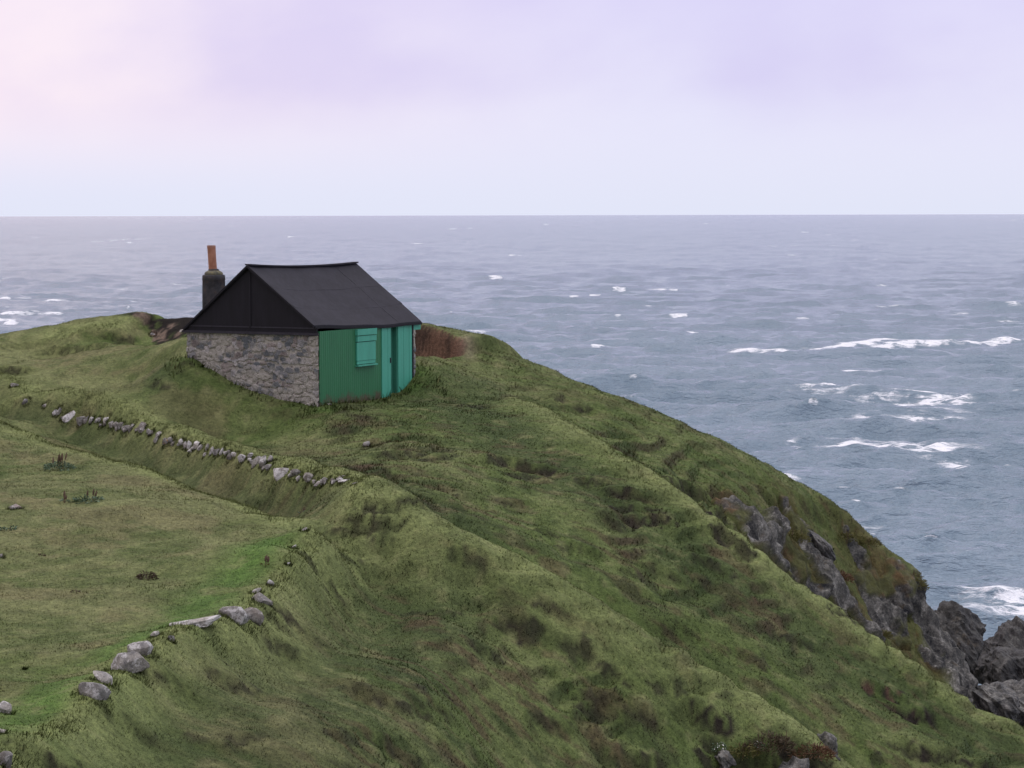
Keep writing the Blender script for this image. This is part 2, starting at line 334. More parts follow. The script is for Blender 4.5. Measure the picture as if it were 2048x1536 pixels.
# the earth scarps behind the hut: where the ground steps up
def scarp(x, y):
    """left scarp (dark peat edge over brown rubble) and the red cut bank on the right"""
    dz = np.zeros_like(x); s = np.zeros_like(x)
    a = P(228, 629, 79.5); b = P(400, 664, 77.0)
    for (pa, pb, hh, w) in ((P(238, 628, 82.5), P(420, 640, 82.5), .07, .25),):
        d = np.array([pb[0] - pa[0], pb[1] - pa[1]]); L = np.hypot(*d); d /= L; nrm = np.array([-d[1], d[0]])
        if nrm[1] < 0: nrm = -nrm
        al = (x - pa[0]) * d[0] + (y - pa[1]) * d[1]; ac = (x - pa[0]) * nrm[0] + (y - pa[1]) * nrm[1] + .25 * fbm(x * .9, y * .9, 3, 55)
        e = sstep(-.3, .6, al) * (1 - sstep(L + 1, L + 3, al))
        dz += hh * e * (sstep(-.05, w, ac)) * (1 - sstep(2., 5, ac)) 
        s = np.maximum(s, sstep(-.1, .2, al) * (1 - sstep(L + 1, L + 3, al)) * sstep(-.02 - 1.7 * sstep(.95, 1.5, al), .10 - 1.5 * sstep(.95, 1.5, al), ac + .15 * fbm(x * 2.5, y * 2.5, 3, 58)) * (1 - sstep(.25, .5, ac)))
    pa = P(800, 662, 79.0); pb = P(928, 692, 77.1)
    d = np.array([pb[0] - pa[0], pb[1] - pa[1]]); L = np.hypot(*d); d /= L; nrm = np.array([-d[1], d[0]])
    if nrm[1] < 0: nrm = -nrm
    al = (x - pa[0]) * d[0] + (y - pa[1]) * d[1]; ac = (x - pa[0]) * nrm[0] + (y - pa[1]) * nrm[1] + .05 * fbm(x * 1.2, y * 1.2, 3, 56)
    e = sstep(-2, 0, al) * (1 - sstep(L - .2, L + .05, al))
    top = e * sstep(-.02, .25, ac) * (1 - sstep(1.5, 4, ac)) * (.55 - .15 * sstep(0, L, al))
    low = e * sstep(-2.5, -.3, ac) * (1 - sstep(-.02, .1, ac))
    dz += top - .5 * low
    s2 = e * sstep(-.75, -.4, ac) * (1 - sstep(.2, .3, ac))
    path = .42 * np.exp(-(((x - P(936, 722, 77)[0]) / .26) ** 2 + ((y - 77.3) / .7) ** 2)) * sstep(-.5, .1, fbm(x * 3, y * 3, 3, 57))
    s = s * (1 - .0); return dz, s, s2, path
# places on the cliff and shore that are bare rock
ROCKP = [P(*c) + np.array([0, 0, 0]) for c in ((1500,1075,69.6,),(1545,1115,70.5),(1590,1150,71.4),(1620,1085,73.4),(1650,1130,73.2),(1690,1190,73.6),(1720,1120,76.3),(1740,1200,75.3),(1780,1260,75.5),(1800,1200,76.5),(1840,1250,76.5),(1860,1320,75.8),(1900,1340,76),(1930,1300,78),(1950,1380,75.5),(1880,1230,77.8))]
CLIFFTURF = [(P(1578, 1085, 72.2), .5), (P(1680, 1080, 75.6), .6), (P(1740, 1120, 77.0), .4), (P(1665, 1165, 73.4), .5), (P(1560, 1150, 70.8), .3), (P(1822, 1172, 77.9), .4), (P(1850, 1290, 76.), .35)]
def rock_mask(x, y):
    m = np.zeros_like(x)
    for p in ROCKP: m = np.maximum(m, np.exp(-(((x - p[0]) / .95) ** 2 + ((y - p[1]) / 1.0) ** 2)))
    m = m + .50 * fbm(x * .75, y * .75 + 3, 4, 71)
    for p, r in CLIFFTURF: m = m - 1.0 * np.exp(-(((x - p[0]) / r) ** 2 + ((y - p[1]) / r) ** 2))
    k = sstep(.40, .54, m)
    shore = sstep(12.4, 13.6, x + .5 * fbm(x * .5, y * .5, 2, 72) + .02 * (y - 70)) * sstep(61, 64, y)
    return np.clip(np.maximum(k, shore), 0, 1)
HUT = [P(637, 700, 68.64)[:2], P(821, 700, 73.26)[:2], None, P(374, 700, 70.68)[:2]]
HUT[2] = HUT[1] + HUT[3] - HUT[0]
HUTC = np.mean(HUT, 0)
def detail(x, y, h, parts=False, norock=False):
    dist = np.hypot(x - HUTC[0], y - HUTC[1])
    flat = sstep(2.6, 4.5, dist)
    # terracettes: narrow steps along the contours of the steeper slopes
    # (strongest on the seaward spurs, weak inside the enclosure)
    enc = sstep(-6.0, -2.0, x + .12 * (y - 50) + fbm(x * .2, y * .2, 2, 5) * 1.5)
    zone = (.18 + .82 * enc) * sstep(.30, .62, vn2(x * .23 + 9, y * .23, 6) * .6 + vn2(x * .55, y * .55, 8) * .4) * flat
    st = .40
    t = (h + .45 * fbm(x * .28, y * .28, 3, 11) + .12 * fbm(x * 1.1, y * 1.1, 2, 12)) / st
    fr = t - np.floor(t)
    S = sstep(.60, .98, fr)
    zone = zone * sstep(.25, .55, vn2(x * 1.1 + 3, y * 1.1, 14)) * (1 - .6 * sstep(70, 76, y))
    dt = st * (S - fr) * .55 * zone
    riser = sstep(.58, .7, fr) * (1 - sstep(.9, 1.0, fr)) * zone
    lump = .075 * fbm(x * .42, y * .42, 3, 21) * (.5 + .5 * enc) * flat + .05 * fbm(x * 1.6, y * 1.6, 3, 22) + .022 * fbm(x * 5, y * 5, 2, 23)
    bz, soil = bites(x, y)
    sz_, s1, s2, path = scarp(x, y)
    rm = rock_mask(x, y) * (1 - .9 * np.clip(soil, 0, 1))
    if norock: rm = rm * 0
    # craggy bedrock with strata running down to the right
    q = (x * .9 + h * 1.3 + y * .35); r1 = 1 - np.abs(fbm(q * .9, (y - x) * .35, 4, 31)); r2 = 1 - np.abs(fbm(x * 1.4, y * 1.4 + h * 1.2, 4, 32))
    rz = (r1 - .72) * .75 + (r2 - .78) * .45
    dz = (dt + lump + bz) * (1 - rm) + sz_ - rm * .45
    if parts: return dz, riser * (1 - rm), soil, s1, s2, path, rm, enc, fr, zone
    return dz
def H(x, y):
    x = np.asarray(x, float); y = np.asarray(y, float); sh = x.shape; x = np.atleast_1d(x); y = np.atleast_1d(y)
    h = base_h(x, y) + ridges(x, y); return (h + detail(x, y, h)).reshape(sh)
def at(u, v): return hit(u, v, H, 30, 95)

def axis(a, b, fine, lo, hi, grow=1.12, mx=3.):
    c = list(np.arange(a, b, fine)); s = fine; p = c[-1]
    while p < hi: s = min(s * grow, mx); p += s; c.append(p)
    s = fine; p = a; L = []
    while p > lo: s = min(s * grow, mx); p -= s; L.append(p)
    return np.array(L[::-1] + c)
gx = axis(-17.5, 17.5, .105, -60, 60); gy = axis(31, 87, .105, -30, 160)
GX, GY = np.meshgrid(gx, gy)
hb = base_h(GX, GY) + ridges(GX, GY)
dz, riser, soil, s1, s2, path, rm, enc, fr, zone = detail(GX, GY, hb, True)
GZ = hb + dz
# colour of the sward (what grows or lies there, plus painted relief shade and crest light)
def sward(x, y, riser, soil, s1, s2, path, enc, crest, face):
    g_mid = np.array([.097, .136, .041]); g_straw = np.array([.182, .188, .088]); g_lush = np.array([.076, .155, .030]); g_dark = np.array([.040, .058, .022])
    heath = np.array([.062, .047, .031]); earth = np.array([.026, .021, .018]); red = np.array([.165, .096, .066]); sand = np.array([.34, .25, .21])
    n1 = fbm(x * .16, y * .16, 4, 41); n2 = fbm(x * .7, y * .7, 4, 42); n3 = fbm(x * 2.6, y * 2.6, 3, 43)
    def mix(c, d, k): return c * (1 - k[..., None]) + d * k[..., None]
    c = np.broadcast_to(g_mid, x.shape + (3,)).copy()
    c = mix(c, g_straw, np.clip(.42 + .9 * n1 + .6 * n2 + .4 * n3, 0, .85) * (1 - .40 * enc))
    # the trodden, manured strip along the inside of the bank is the greenest grass
    lp = [P(*q) for q in ((560,1070,51.2),(520,1120,49),(470,1165,47.5),(400,1215,45),(300,1275,42),(220,1330,40),(150,1385,38.2),(80,1435,36.6),(20,1480,35))]
    dl = np.full(x.shape, 9.)
    for a, b in zip(lp[:-1], lp[1:]):
        d = b[:2] - a[:2]; L2 = d @ d; tt = np.clip(((x - a[0]) * d[0] + (y - a[1]) * d[1]) / L2, 0, 1)
        dl = np.minimum(dl, np.hypot(x - a[0] - tt * d[0], y - a[1] - tt * d[1]))
    lush = np.exp(-(dl / .75) ** 2) * .8
    for (u, v, D, r) in ((830,745,73.2,.5),(650,812,68.4,.4),(1130,1490,42.5,.3)):
        p = P(u, v, D); lush = np.maximum(lush, .7 * np.exp(-(((x - p[0]) / r) ** 2 + ((y - p[1]) / r / 1.5) ** 2)))
    c = mix(c, g_lush, np.clip(lush + .3 * n2 * lush + .12 * np.clip(n1, 0, 1), 0, 1))
    c = mix(c, g_dark * 1.2, np.clip(face * .68, 0, 1))  # ridge faces darkened in colour to stand for relief shade
    c = mix(c, g_dark, np.clip(riser * .75 + np.clip(-n1 * .9 - .2 + .35 * n3, 0, 1) * enc * .7 + np.clip(n2 - .35, 0, 1) * .8 * enc, 0, .9))  # risers painted darker to deepen their shade, among patches of dark growth
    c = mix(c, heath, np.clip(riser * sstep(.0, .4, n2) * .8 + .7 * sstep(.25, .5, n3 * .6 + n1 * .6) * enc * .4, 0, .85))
    ro = enc * (1 - .62 * sstep(64, 70, y)) * (1 + .4 * sstep(53, 48, y)); n4 = fbm(x * 4.2, y * 4.2, 3, 44); n5 = fbm(x * 1.1, y * 3.2, 4, 45)
    c = mix(c, heath * np.array([1.5, 1.35, 1.3]), np.clip(sstep(.12, .38, n5 + .3 * n4) * (.13 + .45 * ro), 0, .7))
    c = mix(c, np.array([.165, .125, .075]), (1 - enc) * sstep(.08, .35, fbm(x * .45, y * .6, 3, 47) + .25 * n3) * .32)
    c = mix(c, g_dark, np.clip(sstep(.10, .40, fbm(x * .8 + y * .25, y * 2.6, 4, 46) + .45 * n4) * (.06 + .42 * ro), 0, .7))
    c = mix(c, (g_straw * .75 + g_mid * .4) * np.array([1.08, 1.12, 1.05]) * (1 + .25 * n4[..., None]), np.clip(crest * .95, 0, 1) * (1 - .8 * np.clip(soil, 0, 1)))  # bleached crests, with light painted in to bring out the relief
    c = mix(c, g_straw * .95, np.clip(sstep(.30, .55, n4 * .8 + n3 * .5) * .5, 0, 1))
    c = mix(c, earth, np.clip(soil * 1.3 * (0.75 + .5 * n3), 0, 1))
    c = mix(c, red, np.clip(sstep(.93, 1., soil) * .45 * sstep(-.1, .3, n4), 0, 1))
    c = mix(c, earth * .7, np.clip(s1, 0, 1)); c = mix(c, np.array([.17, .125, .10]), np.clip(s1 * sstep(0., .3, n4 + .6 * n3 - .05), 0, 1) * .85); c = mix(c, g_mid * .8, np.clip(s1 * sstep(.1, .4, n2 - .5 * n4), 0, 1) * .8)
    c = mix(c, red, np.clip(s2, 0, 1)); c = mix(c, earth * .8, np.clip(s2 * sstep(.0, .4, n2 + .5 * n3), 0, 1) * .75)
    cg = np.zeros_like(x)
    for p in ROCKP[:13]: cg = np.maximum(cg, np.exp(-(((x - p[0]) / 1.1) ** 2 + ((y - p[1]) / 1.2) ** 2)))
    c = mix(c, np.where((n2 + n4 > .12)[..., None], np.array([.10, .070, .032]), np.array([.095, .095, .036])), np.clip(cg * 1.1, 0, .85))
    c = mix(c, sand, np.clip(path, 0, 1) * .9)
    return np.clip(c * (1 + .28 * n3[..., None] + .15 * n2[..., None]), .008, 1)
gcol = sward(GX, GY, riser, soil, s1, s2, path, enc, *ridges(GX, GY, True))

mt, t, b = new_mat('turf')
oc = objco(t); ca = attr(t, 'tint'); ra = attr(t, 'rock')
nA = texn(t, oc, 9, 5, .65); nB = texn(t, oc, 38, 3, .7)
col = mixc(t, 1.0, ca.outputs['Color'], ramp(t, [(0.28, (.36, .36, .34)), (.5, (.95, .97, .92)), (.72, (1.65, 1.6, 1.45))]).outputs[0], 'MULTIPLY')
rmp = [n for n in t.nodes if n.type == 'VALTORGB'][0]; t.links.new(mth(t, 'ADD', mth(t, 'MULTIPLY', nA, .6), mth(t, 'MULTIPLY', nB, .4)), rmp.inputs[0])
def rock_color(t, oc, dark=1.):
    st = t.nodes.new('ShaderNodeMapping'); st.inputs['Rotation'].default_value = (.3, .9, .4); st.inputs['Scale'].default_value = (1, 1, .28); t.links.new(oc, st.inputs[0])
    a = texn(t, st.outputs[0], 2.2, 7, .68, .5); f = texn(t, oc, 14, 5, .7)
    r = ramp(t, [(.36, (.016 * dark, .017 * dark, .022 * dark)), (.46, (.060 * dark, .060 * dark, .056 * dark)), (.55, (.15 * dark, .146 * dark, .130 * dark)), (.66, (.38 * dark, .37 * dark, .33 * dark))])
    t.links.new(mth(t, 'ADD', mth(t, 'MULTIPLY', a, .62), mth(t, 'MULTIPLY', f, .38)), r.inputs[0])
    lich = maprange(t, texn(t, oc, 5.5, 6, .75), .60, .68)
    c = mixc(t, mth(t, 'MULTIPLY', lich, .55 * min(1, dark)), r.outputs[0], (.46, .45, .42))
    och = maprange(t, texn(t, oc, 1.7, 5, .7), .58, .70)
    return mixc(t, mth(t, 'MULTIPLY', och, .35), c, (.12, .085, .04)), mth(t, 'ADD', a, mth(t, 'MULTIPLY', f, .5))
rc, rh = rock_color(t, oc, .95)
t.links.new(mixc(t, ra.outputs['Fac'], col, rc), b.inputs['Base Color'])
b.inputs['Roughness'].default_value = .95; b.inputs['Specular IOR Level'].default_value = .15
bn = bump(t, b, mth(t, 'ADD', mth(t, 'MULTIPLY', nA, .7), mth(t, 'MULTIPLY', nB, .45)), .9, .07)
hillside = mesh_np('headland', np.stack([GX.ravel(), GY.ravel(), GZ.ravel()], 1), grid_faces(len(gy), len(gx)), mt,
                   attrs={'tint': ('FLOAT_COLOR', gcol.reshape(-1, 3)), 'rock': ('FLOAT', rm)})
tag(hillside, kind='structure')
# the cliff wall: a finer skin over the steep ground, pushed in and out along its own normal
cx = np.arange(4.6, 16.5, .045); cy = np.arange(67.2, 84, .05); CX, CY = np.meshgrid(cx, cy)
ch_ = base_h(CX, CY) + ridges(CX, CY); cd, cr, cs, c1_, c2_, cp_, crm, ce, cf, cz = detail(CX, CY, ch_, True, True)
crm = rock_mask(CX, CY); CZ = ch_ + cd * (1 - crm)
def smooth2(a, n):
    for _ in range(n): a = (np.roll(a, 1, 0) + np.roll(a, -1, 0) + np.roll(a, 1, 1) + np.roll(a, -1, 1) + 2 * a) / 6
    return a
CZs = smooth2(CZ, 14); zy, zx = np.gradient(CZs, cy, cx); CN = np.stack([-zx, -zy, np.ones_like(zx)], -1); CN /= np.linalg.norm(CN, axis=-1)[..., None]
p3 = np.stack([CX, CY, CZ], -1).reshape(-1, 3)
q3 = np.stack([p3[:, 0] * 1.9 + p3[:, 2] * .75 + p3[:, 1] * .5, p3[:, 2] * .42 - p3[:, 0] * .15, p3[:, 1] * .5], 1)
ra_ = 1 - np.abs(fbm3(q3, 4, 301)); rb_ = 1 - np.abs(fbm3(p3 * np.array([.8, .8, .7]) + 4, 5, 302)); rc_ = fbm3(p3 * .55, 2, 303)
bl = np.round((rc_ * 3)) / 3.
disp = (ra_ - .78) * .62 + (rb_ - .8) * .55 + bl * .35 + rc_ * .2 + .06 * fbm3(p3 * 5, 3, 305)
kk = sstep(.15, .75, crm).ravel(); slopek = sstep(.55, 1.2, np.hypot(zx, zy)).ravel()
# turf and thrift keep their hold on ledges
tuf = sstep(.0, .22, fbm3(p3 * np.array([.75, .75, 1.3]) + 7, 4, 304) - .03 - .35 * sstep(1.2, 2.4, np.hypot(zx, zy)).ravel() - .5 * sstep(12.2, 13.2, p3[:, 0]))
rockv = kk * (1 - .9 * tuf)
VV = p3 + CN.reshape(-1, 3) * (kk * (disp * (1 - .55 * tuf) + .12 * tuf + .02) - .12 * (1 - sstep(.0, .15, crm.ravel())))[:, None]
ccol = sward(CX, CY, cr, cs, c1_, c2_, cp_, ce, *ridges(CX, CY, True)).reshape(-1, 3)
thr = sstep(.1, .4, fbm3(p3 * 1.6, 3, 306))[:, None]
ccol = ccol * (1 - kk[:, None]) + kk[:, None] * (np.array([.085, .088, .034]) * (1 - thr) + np.array([.115, .075, .036]) * thr) * (1 + .4 * fbm3(p3 * 4, 3, 307))[:, None]
fq = grid_faces(len(cy), len(cx)); fq = fq[(crm.ravel()[fq] > .06).any(1)]
used = np.unique(fq); remap = np.full(len(VV), -1); remap[used] = np.arange(len(used))
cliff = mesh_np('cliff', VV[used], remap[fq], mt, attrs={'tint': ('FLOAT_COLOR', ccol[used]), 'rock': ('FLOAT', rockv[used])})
tag(cliff, kind='structure')
# grid sampler for later placing
from_x, from_y = gx, gy
def samp(arr, x, y):
    i = np.clip(np.searchsorted(gy, y) - 1, 0, len(gy) - 2); j = np.clip(np.searchsorted(gx, x) - 1, 0, len(gx) - 2)
    a = ((y - gy[i]) / (gy[i + 1] - gy[i])); c = ((x - gx[j]) / (gx[j + 1] - gx[j]))
    if arr.ndim == 3: a = a[:, None]; c = c[:, None]
    return (arr[i, j] * (1 - c) + arr[i, j + 1] * c) * (1 - a) + (arr[i + 1, j] * (1 - c) + arr[i + 1, j + 1] * c) * a

# ------------------------------------------------------------------ the sea
px = np.concatenate([[1.2, 1.6, 2.0], np.arange(2.4, 26, .55), np.arange(26, 480, .8), np.arange(485, 1400, 12)])    # rings, finer towards the horizon
rr = 20 * (F / 2) / px
az = np.radians(np.concatenate([np.arange(-75, -17, 1.5), np.arange(-17, -13.2, .12), np.arange(-13.2, 13.2, .03), np.arange(13.2, 17, .12), np.arange(17, 76, 1.5)]))
RR, AZ = np.meshgrid(rr, az, indexing='ij')
SX = RR * np.sin(AZ); SY = RR * np.cos(AZ)
sea_z = np.zeros_like(SX); hx = np.zeros_like(SX); hy = np.zeros_like(SX); jac = np.zeros_like(SX)
wr = np.random.default_rng(5)
cell = np.gradient(rr)[:, None] * -1
NW = 80
for i in range(NW):
    lam = 24 * (1.15 / 24) ** (i / (NW - 1.)) * wr.uniform(.9, 1.1)
    th = math.radians(-92 + wr.normal(0, 18 + 14 * i / NW)); k = 2 * math.pi / lam
    amp = .0125 * lam ** .80 * wr.uniform(.6, 1.35)
    kx, ky = k * math.cos(th), k * math.sin(th); ph = kx * SX + ky * SY + wr.uniform(0, 6.28)
    g = .55 + .9 * vn2(SX * .009 + i, SY * .006, 200 + i)           # groups
    fade = 1 / (1 + (cell / (lam * 1.2)) ** 2) * .4 + .60
    sn, cs = np.sin(ph), np.cos(ph); a = amp * g * fade
    sea_z += a * cs; hx -= a * .8 * kx / k * sn; hy -= a * .8 * ky / k * sn
    jac += a * k * cs
hs = sea_z / .42
foam = .62 * sstep(.76, 1.2, jac * .88 + .80 * (fbm(SX * .045, SY * .02, 3, 77)) - .12) * sstep(.0, .6, hs)
# breakers seen in the photograph: u from, u to, v at both ends, height m, foam depth m
def seapt(u, v):
    d = ray(u, v); s = -20 / d[2]; return d[0] * s, s
BRK = [(1630,1790,699,688,1.5,7.),(1770,2060,694,684,1.6,8.),(1478,1562,703,705,1.2,6),(1172,1205,695,691,.9,4),(1335,1372,630,629,1.1,7),(975,1020,554,553,1.2,9),(1225,1330,577,575,.8,5),
       (905,955,664,664,1.,5.),(15,60,625,625,1.,5),(84,107,626,626,.8,4),(-20,38,597,594,1.1,7),(-20,16,637,640,1.2,6),(20,44,640,646,.7,4),(104,130,600,600,.9,5),(205,258,482,482,.9,12),(90,112,537,537,.7,7),(225,250,587,586,.6,5),(400,440,512,512,.9,9),(760,790,516,516,.7,7),(1270,1292,543,543,.7,6),(1185,1200,543,543,.6,5),(1010,1024,507,507,.7,9),(1050,1068,507,508,.7,9),(1130,1180,590,588,.5,3),(1370,1410,664,663,.5,3),
       (1562,1592,953,957,.8,3.5),(1530,1590,633,633,.4,3),(1700,1760,738,738,.5,3),(1290,1310,480,480,.5,9),(1900,1990,470,470,.5,8),(560,600,470,470,.4,8)]
for (u0, u1, v0, v1, hgt, dep) in BRK:
    x0, y0 = seapt(u0, v0 + 4); x1, y1 = seapt(u1, v1 + 4); L = math.hypot(x1 - x0, y1 - y0)
    dxn, dyn = (x1 - x0) / L, (y1 - y0) / L; nx, ny = -dyn, dxn
    m = (np.abs(SX - (x0 + x1) / 2) < L + 20) & (np.abs(SY - (y0 + y1) / 2) < L + 40)
    al = (SX[m] - x0) * dxn + (SY[m] - y0) * dyn; ac = (SX[m] - x0) * nx + (SY[m] - y0) * ny
    ac = ac + 2.4 * fbm(al * .09, al * 0 + u0, 3, 3) + .7 * fbm(al * .5, ac * .3, 2, 4)
    env = sstep(-.12 * L - 3, .15 * L, al) * (1 - sstep(.85 * L, 1.12 * L + 3, al))
    prof = np.where(ac < 0, np.exp(-(ac / 1.6) ** 2), np.exp(-(ac / 5.) ** 2))
    sea_z[m] = sea_z[m] * (1 - .6 * env * np.exp(-(ac / 6) ** 2)) + .62 * hgt * env * prof
    fm = env * sstep(-1.6, -.6, ac) * (1 - sstep(dep * .0, dep * .36 * (.15 + .85 * env), ac)) * (.5 + .9 * vn2(al * .35, ac * .5, 9))
    foam[m] = np.maximum(foam[m], np.clip(fm * 1.25, 0, 1))
# spent foam lying on the water: u, v, half width, half height, density
for (u, v, wu, wv, dn) in ((1830,803,100,16,1.7),(1690,789,130,7,1.1),(1750,846,100,11,1.6),(1880,836,90,5,1.1),(1720,888,110,9,1.0),(1830,905,100,12,1.05),(1940,925,70,7,.95),(1590,888,30,10,.95),(2025,1218,100,18,1.1),(1960,1205,60,10,.8),(2080,1230,60,22,1.1),(1980,1185,60,8,.5),(1740,1050,40,5,.6),(240,480,26,4,.6),(1620,700,40,3,.5),(1750,770,80,5,.4)):
    x, y = seapt(u, v); hw = wu * y / F; hd = wv * y * y / (F * 20)
    q = ((SX - x) / hw) ** 2 + ((SY - y) / hd) ** 2
    m = q < 4
    lace = .5 + 1.1 * fbm(SX[m] * .16, SY[m] * .22, 5, 15, .62)
    foam[m] = np.maximum(foam[m], np.clip(np.exp(-q[m]) * dn * .9 * 1.0 * np.clip(lace * 1.6, 0, 1.4), 0, 1))
gw = np.random.default_rng(44)
for _ in range(130):                        # small whitecaps out to the horizon
    v = 434 + 220 * gw.random() ** 1.25; u = gw.uniform(-200, 2250); x, y = seapt(u, v); sz_w = gw.uniform(.5, 1.)
    hw = (1.2 + 1.6 * gw.random() ** 2) * sz_w * (1 + y / 900); hd = max(.9 * sz_w, 1.1 * y * y / (F * 20))
    m = (np.abs(SX - x) < 3 * hw) & (np.abs(SY - y - .25 * (SX - x)) < 3 * hd)
    q = ((SX[m] - x) / hw) ** 2 + ((SY[m] - y - .5 * np.abs(SX[m] - x)) / hd) ** 2
    foam[m] = np.maximum(foam[m], gw.uniform(.25, .62) * np.exp(-q))
ms_, t, b = new_mat('sea_water')
oc = objco(t); fa = attr(t, 'foam')
mp = t.nodes.new('ShaderNodeMapping'); mp.inputs['Scale'].default_value = (.45, 1, 1); t.links.new(oc, mp.inputs[0])
w1 = texn(t, mp.outputs[0], .35, 5, .62, .3); w2 = texn(t, mp.outputs[0], 2.2, 3, .6)
fn = texn(t, mp.outputs[0], .75, 6, .78, .4)
fm = maprange(t, mth(t, 'MULTIPLY', fa.outputs['Fac'], mth(t, 'ADD', mth(t, 'MULTIPLY', fn, 7.0), -2.6)), .16, .74)
large = maprange(t, texn(t, mp.outputs[0], .02, 4, .6), .35, .65)
wc = mixc(t, large, (.150, .212, .262), (.190, .255, .310))
t.links.new(mixc(t, fm, wc, (.80, .82, .84)), b.inputs['Base Color'])
t.links.new(maprange(t, fm, 0, 1, .15, .9), b.inputs['Roughness']); b.inputs['IOR'].default_value = 1.33; b.inputs['Specular IOR Level'].default_value = .37; b.inputs['Specular Tint'].default_value = (.90, .96, 1.0, 1)
bump(t, b, mth(t, 'ADD', w1, mth(t, 'MULTIPLY', w2, .35)), 1.0, 1.15)
sea = mesh_np('sea', np.stack([(SX + hx).ravel(), (SY + hy).ravel(), sea_z.ravel()], 1), grid_faces(len(rr), len(az))[:, ::-1], ms_, attrs={'foam': ('FLOAT', foam)})
tag(sea, kind='structure')

# ------------------------------------------------------------------ grass blades over the turf
def gnormal(x, y, e=.12):
    zx = (samp(GZ, x + e, y) - samp(GZ, x - e, y)) / (2 * e); zy = (samp(GZ, x, y + e) - samp(GZ, x, y - e)) / (2 * e)
    n = np.stack([-zx, -zy, np.ones_like(zx)], 1); return n / np.linalg.norm(n, axis=1)[:, None]
def inside_hut(x, y, pad=.02):
    r = np.ones(len(x), bool)
    for i in range(4):
        a, c = HUT[i], HUT[(i + 1) % 4]; d = c - a; L = np.hypot(*d); s = ((x - a[0]) * d[1] - (y - a[1]) * d[0]) / L
        sc = ((HUTC[0] - a[0]) * d[1] - (HUTC[1] - a[1]) * d[0])
        r &= (s * np.sign(sc)) > -pad
    return r
NB = 480000
gD = 31 + (87 - 31) * rng.random(NB) ** 1.15; gX = (rng.random(NB) * 2 - 1) * (gD * .225 + .8); gY = gD
gz = samp(GZ, gX, gY); uu, vv = project(np.stack([gX, gY, gz], 1))
keep = (uu > -140) & (uu < 2190) & (vv < 1680)
keep &= (samp(rm, gX, gY) < rng.random(NB) * .9) & (samp(soil, gX, gY) < .2 + 1.2 * rng.random(NB)) & (samp(s1, gX, gY) < .2 + .5 * rng.random(NB)) & (samp(s2, gX, gY) < .06 + .1 * rng.random(NB)) & (samp(path, gX, gY) < rng.random(NB)) & ~inside_hut(gX, gY)
gn0 = gnormal(gX, gY)
# keep only turf that can face the camera side
view = np.stack([gX, gY, gz], 1) - EYE; view /= np.linalg.norm(view, axis=1)[:, None]
keep &= (gn0 * view).sum(1) < .12
gX, gY, gz, gn0 = gX[keep], gY[keep], gz[keep], gn0[keep]; n = len(gX)
ris = samp(riser, gX, gY); sl = samp(soil, gX, gY); soilh = np.clip(sl, 0, 1)
tuft = sstep(.1, .5, fbm(gX * 1.1, gY * 1.1, 3, 61))
dhut = np.min([np.abs((gX - HUT[i][0]) * (HUT[(i+1)%4]-HUT[i])[1] - (gY - HUT[i][1]) * (HUT[(i+1)%4]-HUT[i])[0]) / np.hypot(*(HUT[(i+1)%4]-HUT[i])) for i in range(4)], 0); nearhut = (np.hypot(gX - HUTC[0], gY - HUTC[1]) < 4.2) * (dhut < .35)
tus = sstep(.16, .42, fbm(gX * 2.3, gY * 2.3, 3, 62)) * np.clip(samp(enc, gX, gY), 0, 1)
hh = (.006 + .018 * tus * rng.random(n) + .14 * nearhut * rng.random(n) ** 2 + .010 * rng.random(n) + .012 * tuft * rng.random(n) + .055 * ris * rng.random(n) + .035 * soilh * rng.random(n) + .014 * np.clip(samp(enc, gX, gY), 0, 1) * rng.random(n) ** 2) * (1 + .2 * rng.standard_normal(n)).clip(.5, 1.8)
wdt = (.007 + .009 * rng.random(n)) * (gY / 50)
ang = rng.random(n) * 2 * math.pi
wx, wy = np.cos(ang) * wdt, np.sin(ang) * wdt
lean = rng.normal(0, .55, (n, 2)) + np.array([.35, -.12])
tip = np.stack([gX + lean[:, 0] * hh, gY + lean[:, 1] * hh, gz + hh], 1) + gn0 * (hh * .35)[:, None]
V = np.empty((n, 3, 3)); V[:, 0] = np.stack([gX - wx, gY - wy, gz - .012], 1); V[:, 1] = np.stack([gX + wx, gY + wy, gz - .012], 1); V[:, 2] = tip
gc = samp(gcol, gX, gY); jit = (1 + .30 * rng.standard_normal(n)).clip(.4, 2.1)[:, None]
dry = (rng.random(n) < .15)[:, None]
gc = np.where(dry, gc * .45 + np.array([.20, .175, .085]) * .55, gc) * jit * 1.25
hb_ = sl > .2; gc = np.where(hb_[:, None], np.array([.040, .033, .022]) * (.6 + .9 * rng.random((n, 1))), gc)
nrm = gn0 + rng.normal(0, .2, (n, 3)); nrm /= np.linalg.norm(nrm, axis=1)[:, None]
mg, t, b = new_mat('grass_blades')
ca = attr(t, 'tint'); na = attr(t, 'lean')
df = t.nodes.new('ShaderNodeBsdfDiffuse'); tl = t.nodes.new('ShaderNodeBsdfTranslucent'); mx = t.nodes.new('ShaderNodeMixShader'); mx.inputs[0].default_value = .5
for q in (df, tl): t.links.new(ca.outputs['Color'], q.inputs['Color']); t.links.new(na.outputs['Vector'], q.inputs['Normal'])
t.links.new(df.outputs[0], mx.inputs[1]); t.links.new(tl.outputs[0], mx.inputs[2])
t.links.new(mx.outputs[0], [q for q in t.nodes if q.type == 'OUTPUT_MATERIAL'][0].inputs[0]); t.nodes.remove(b)
grass = mesh_np('grass', V.reshape(-1, 3), np.arange(n * 3).reshape(-1, 3), mg, smooth=False,
                attrs={'tint': ('FLOAT_COLOR', np.repeat(gc.clip(.006, .9), 3, 0)), 'lean': ('FLOAT_VECTOR', np.repeat(nrm, 3, 0))})
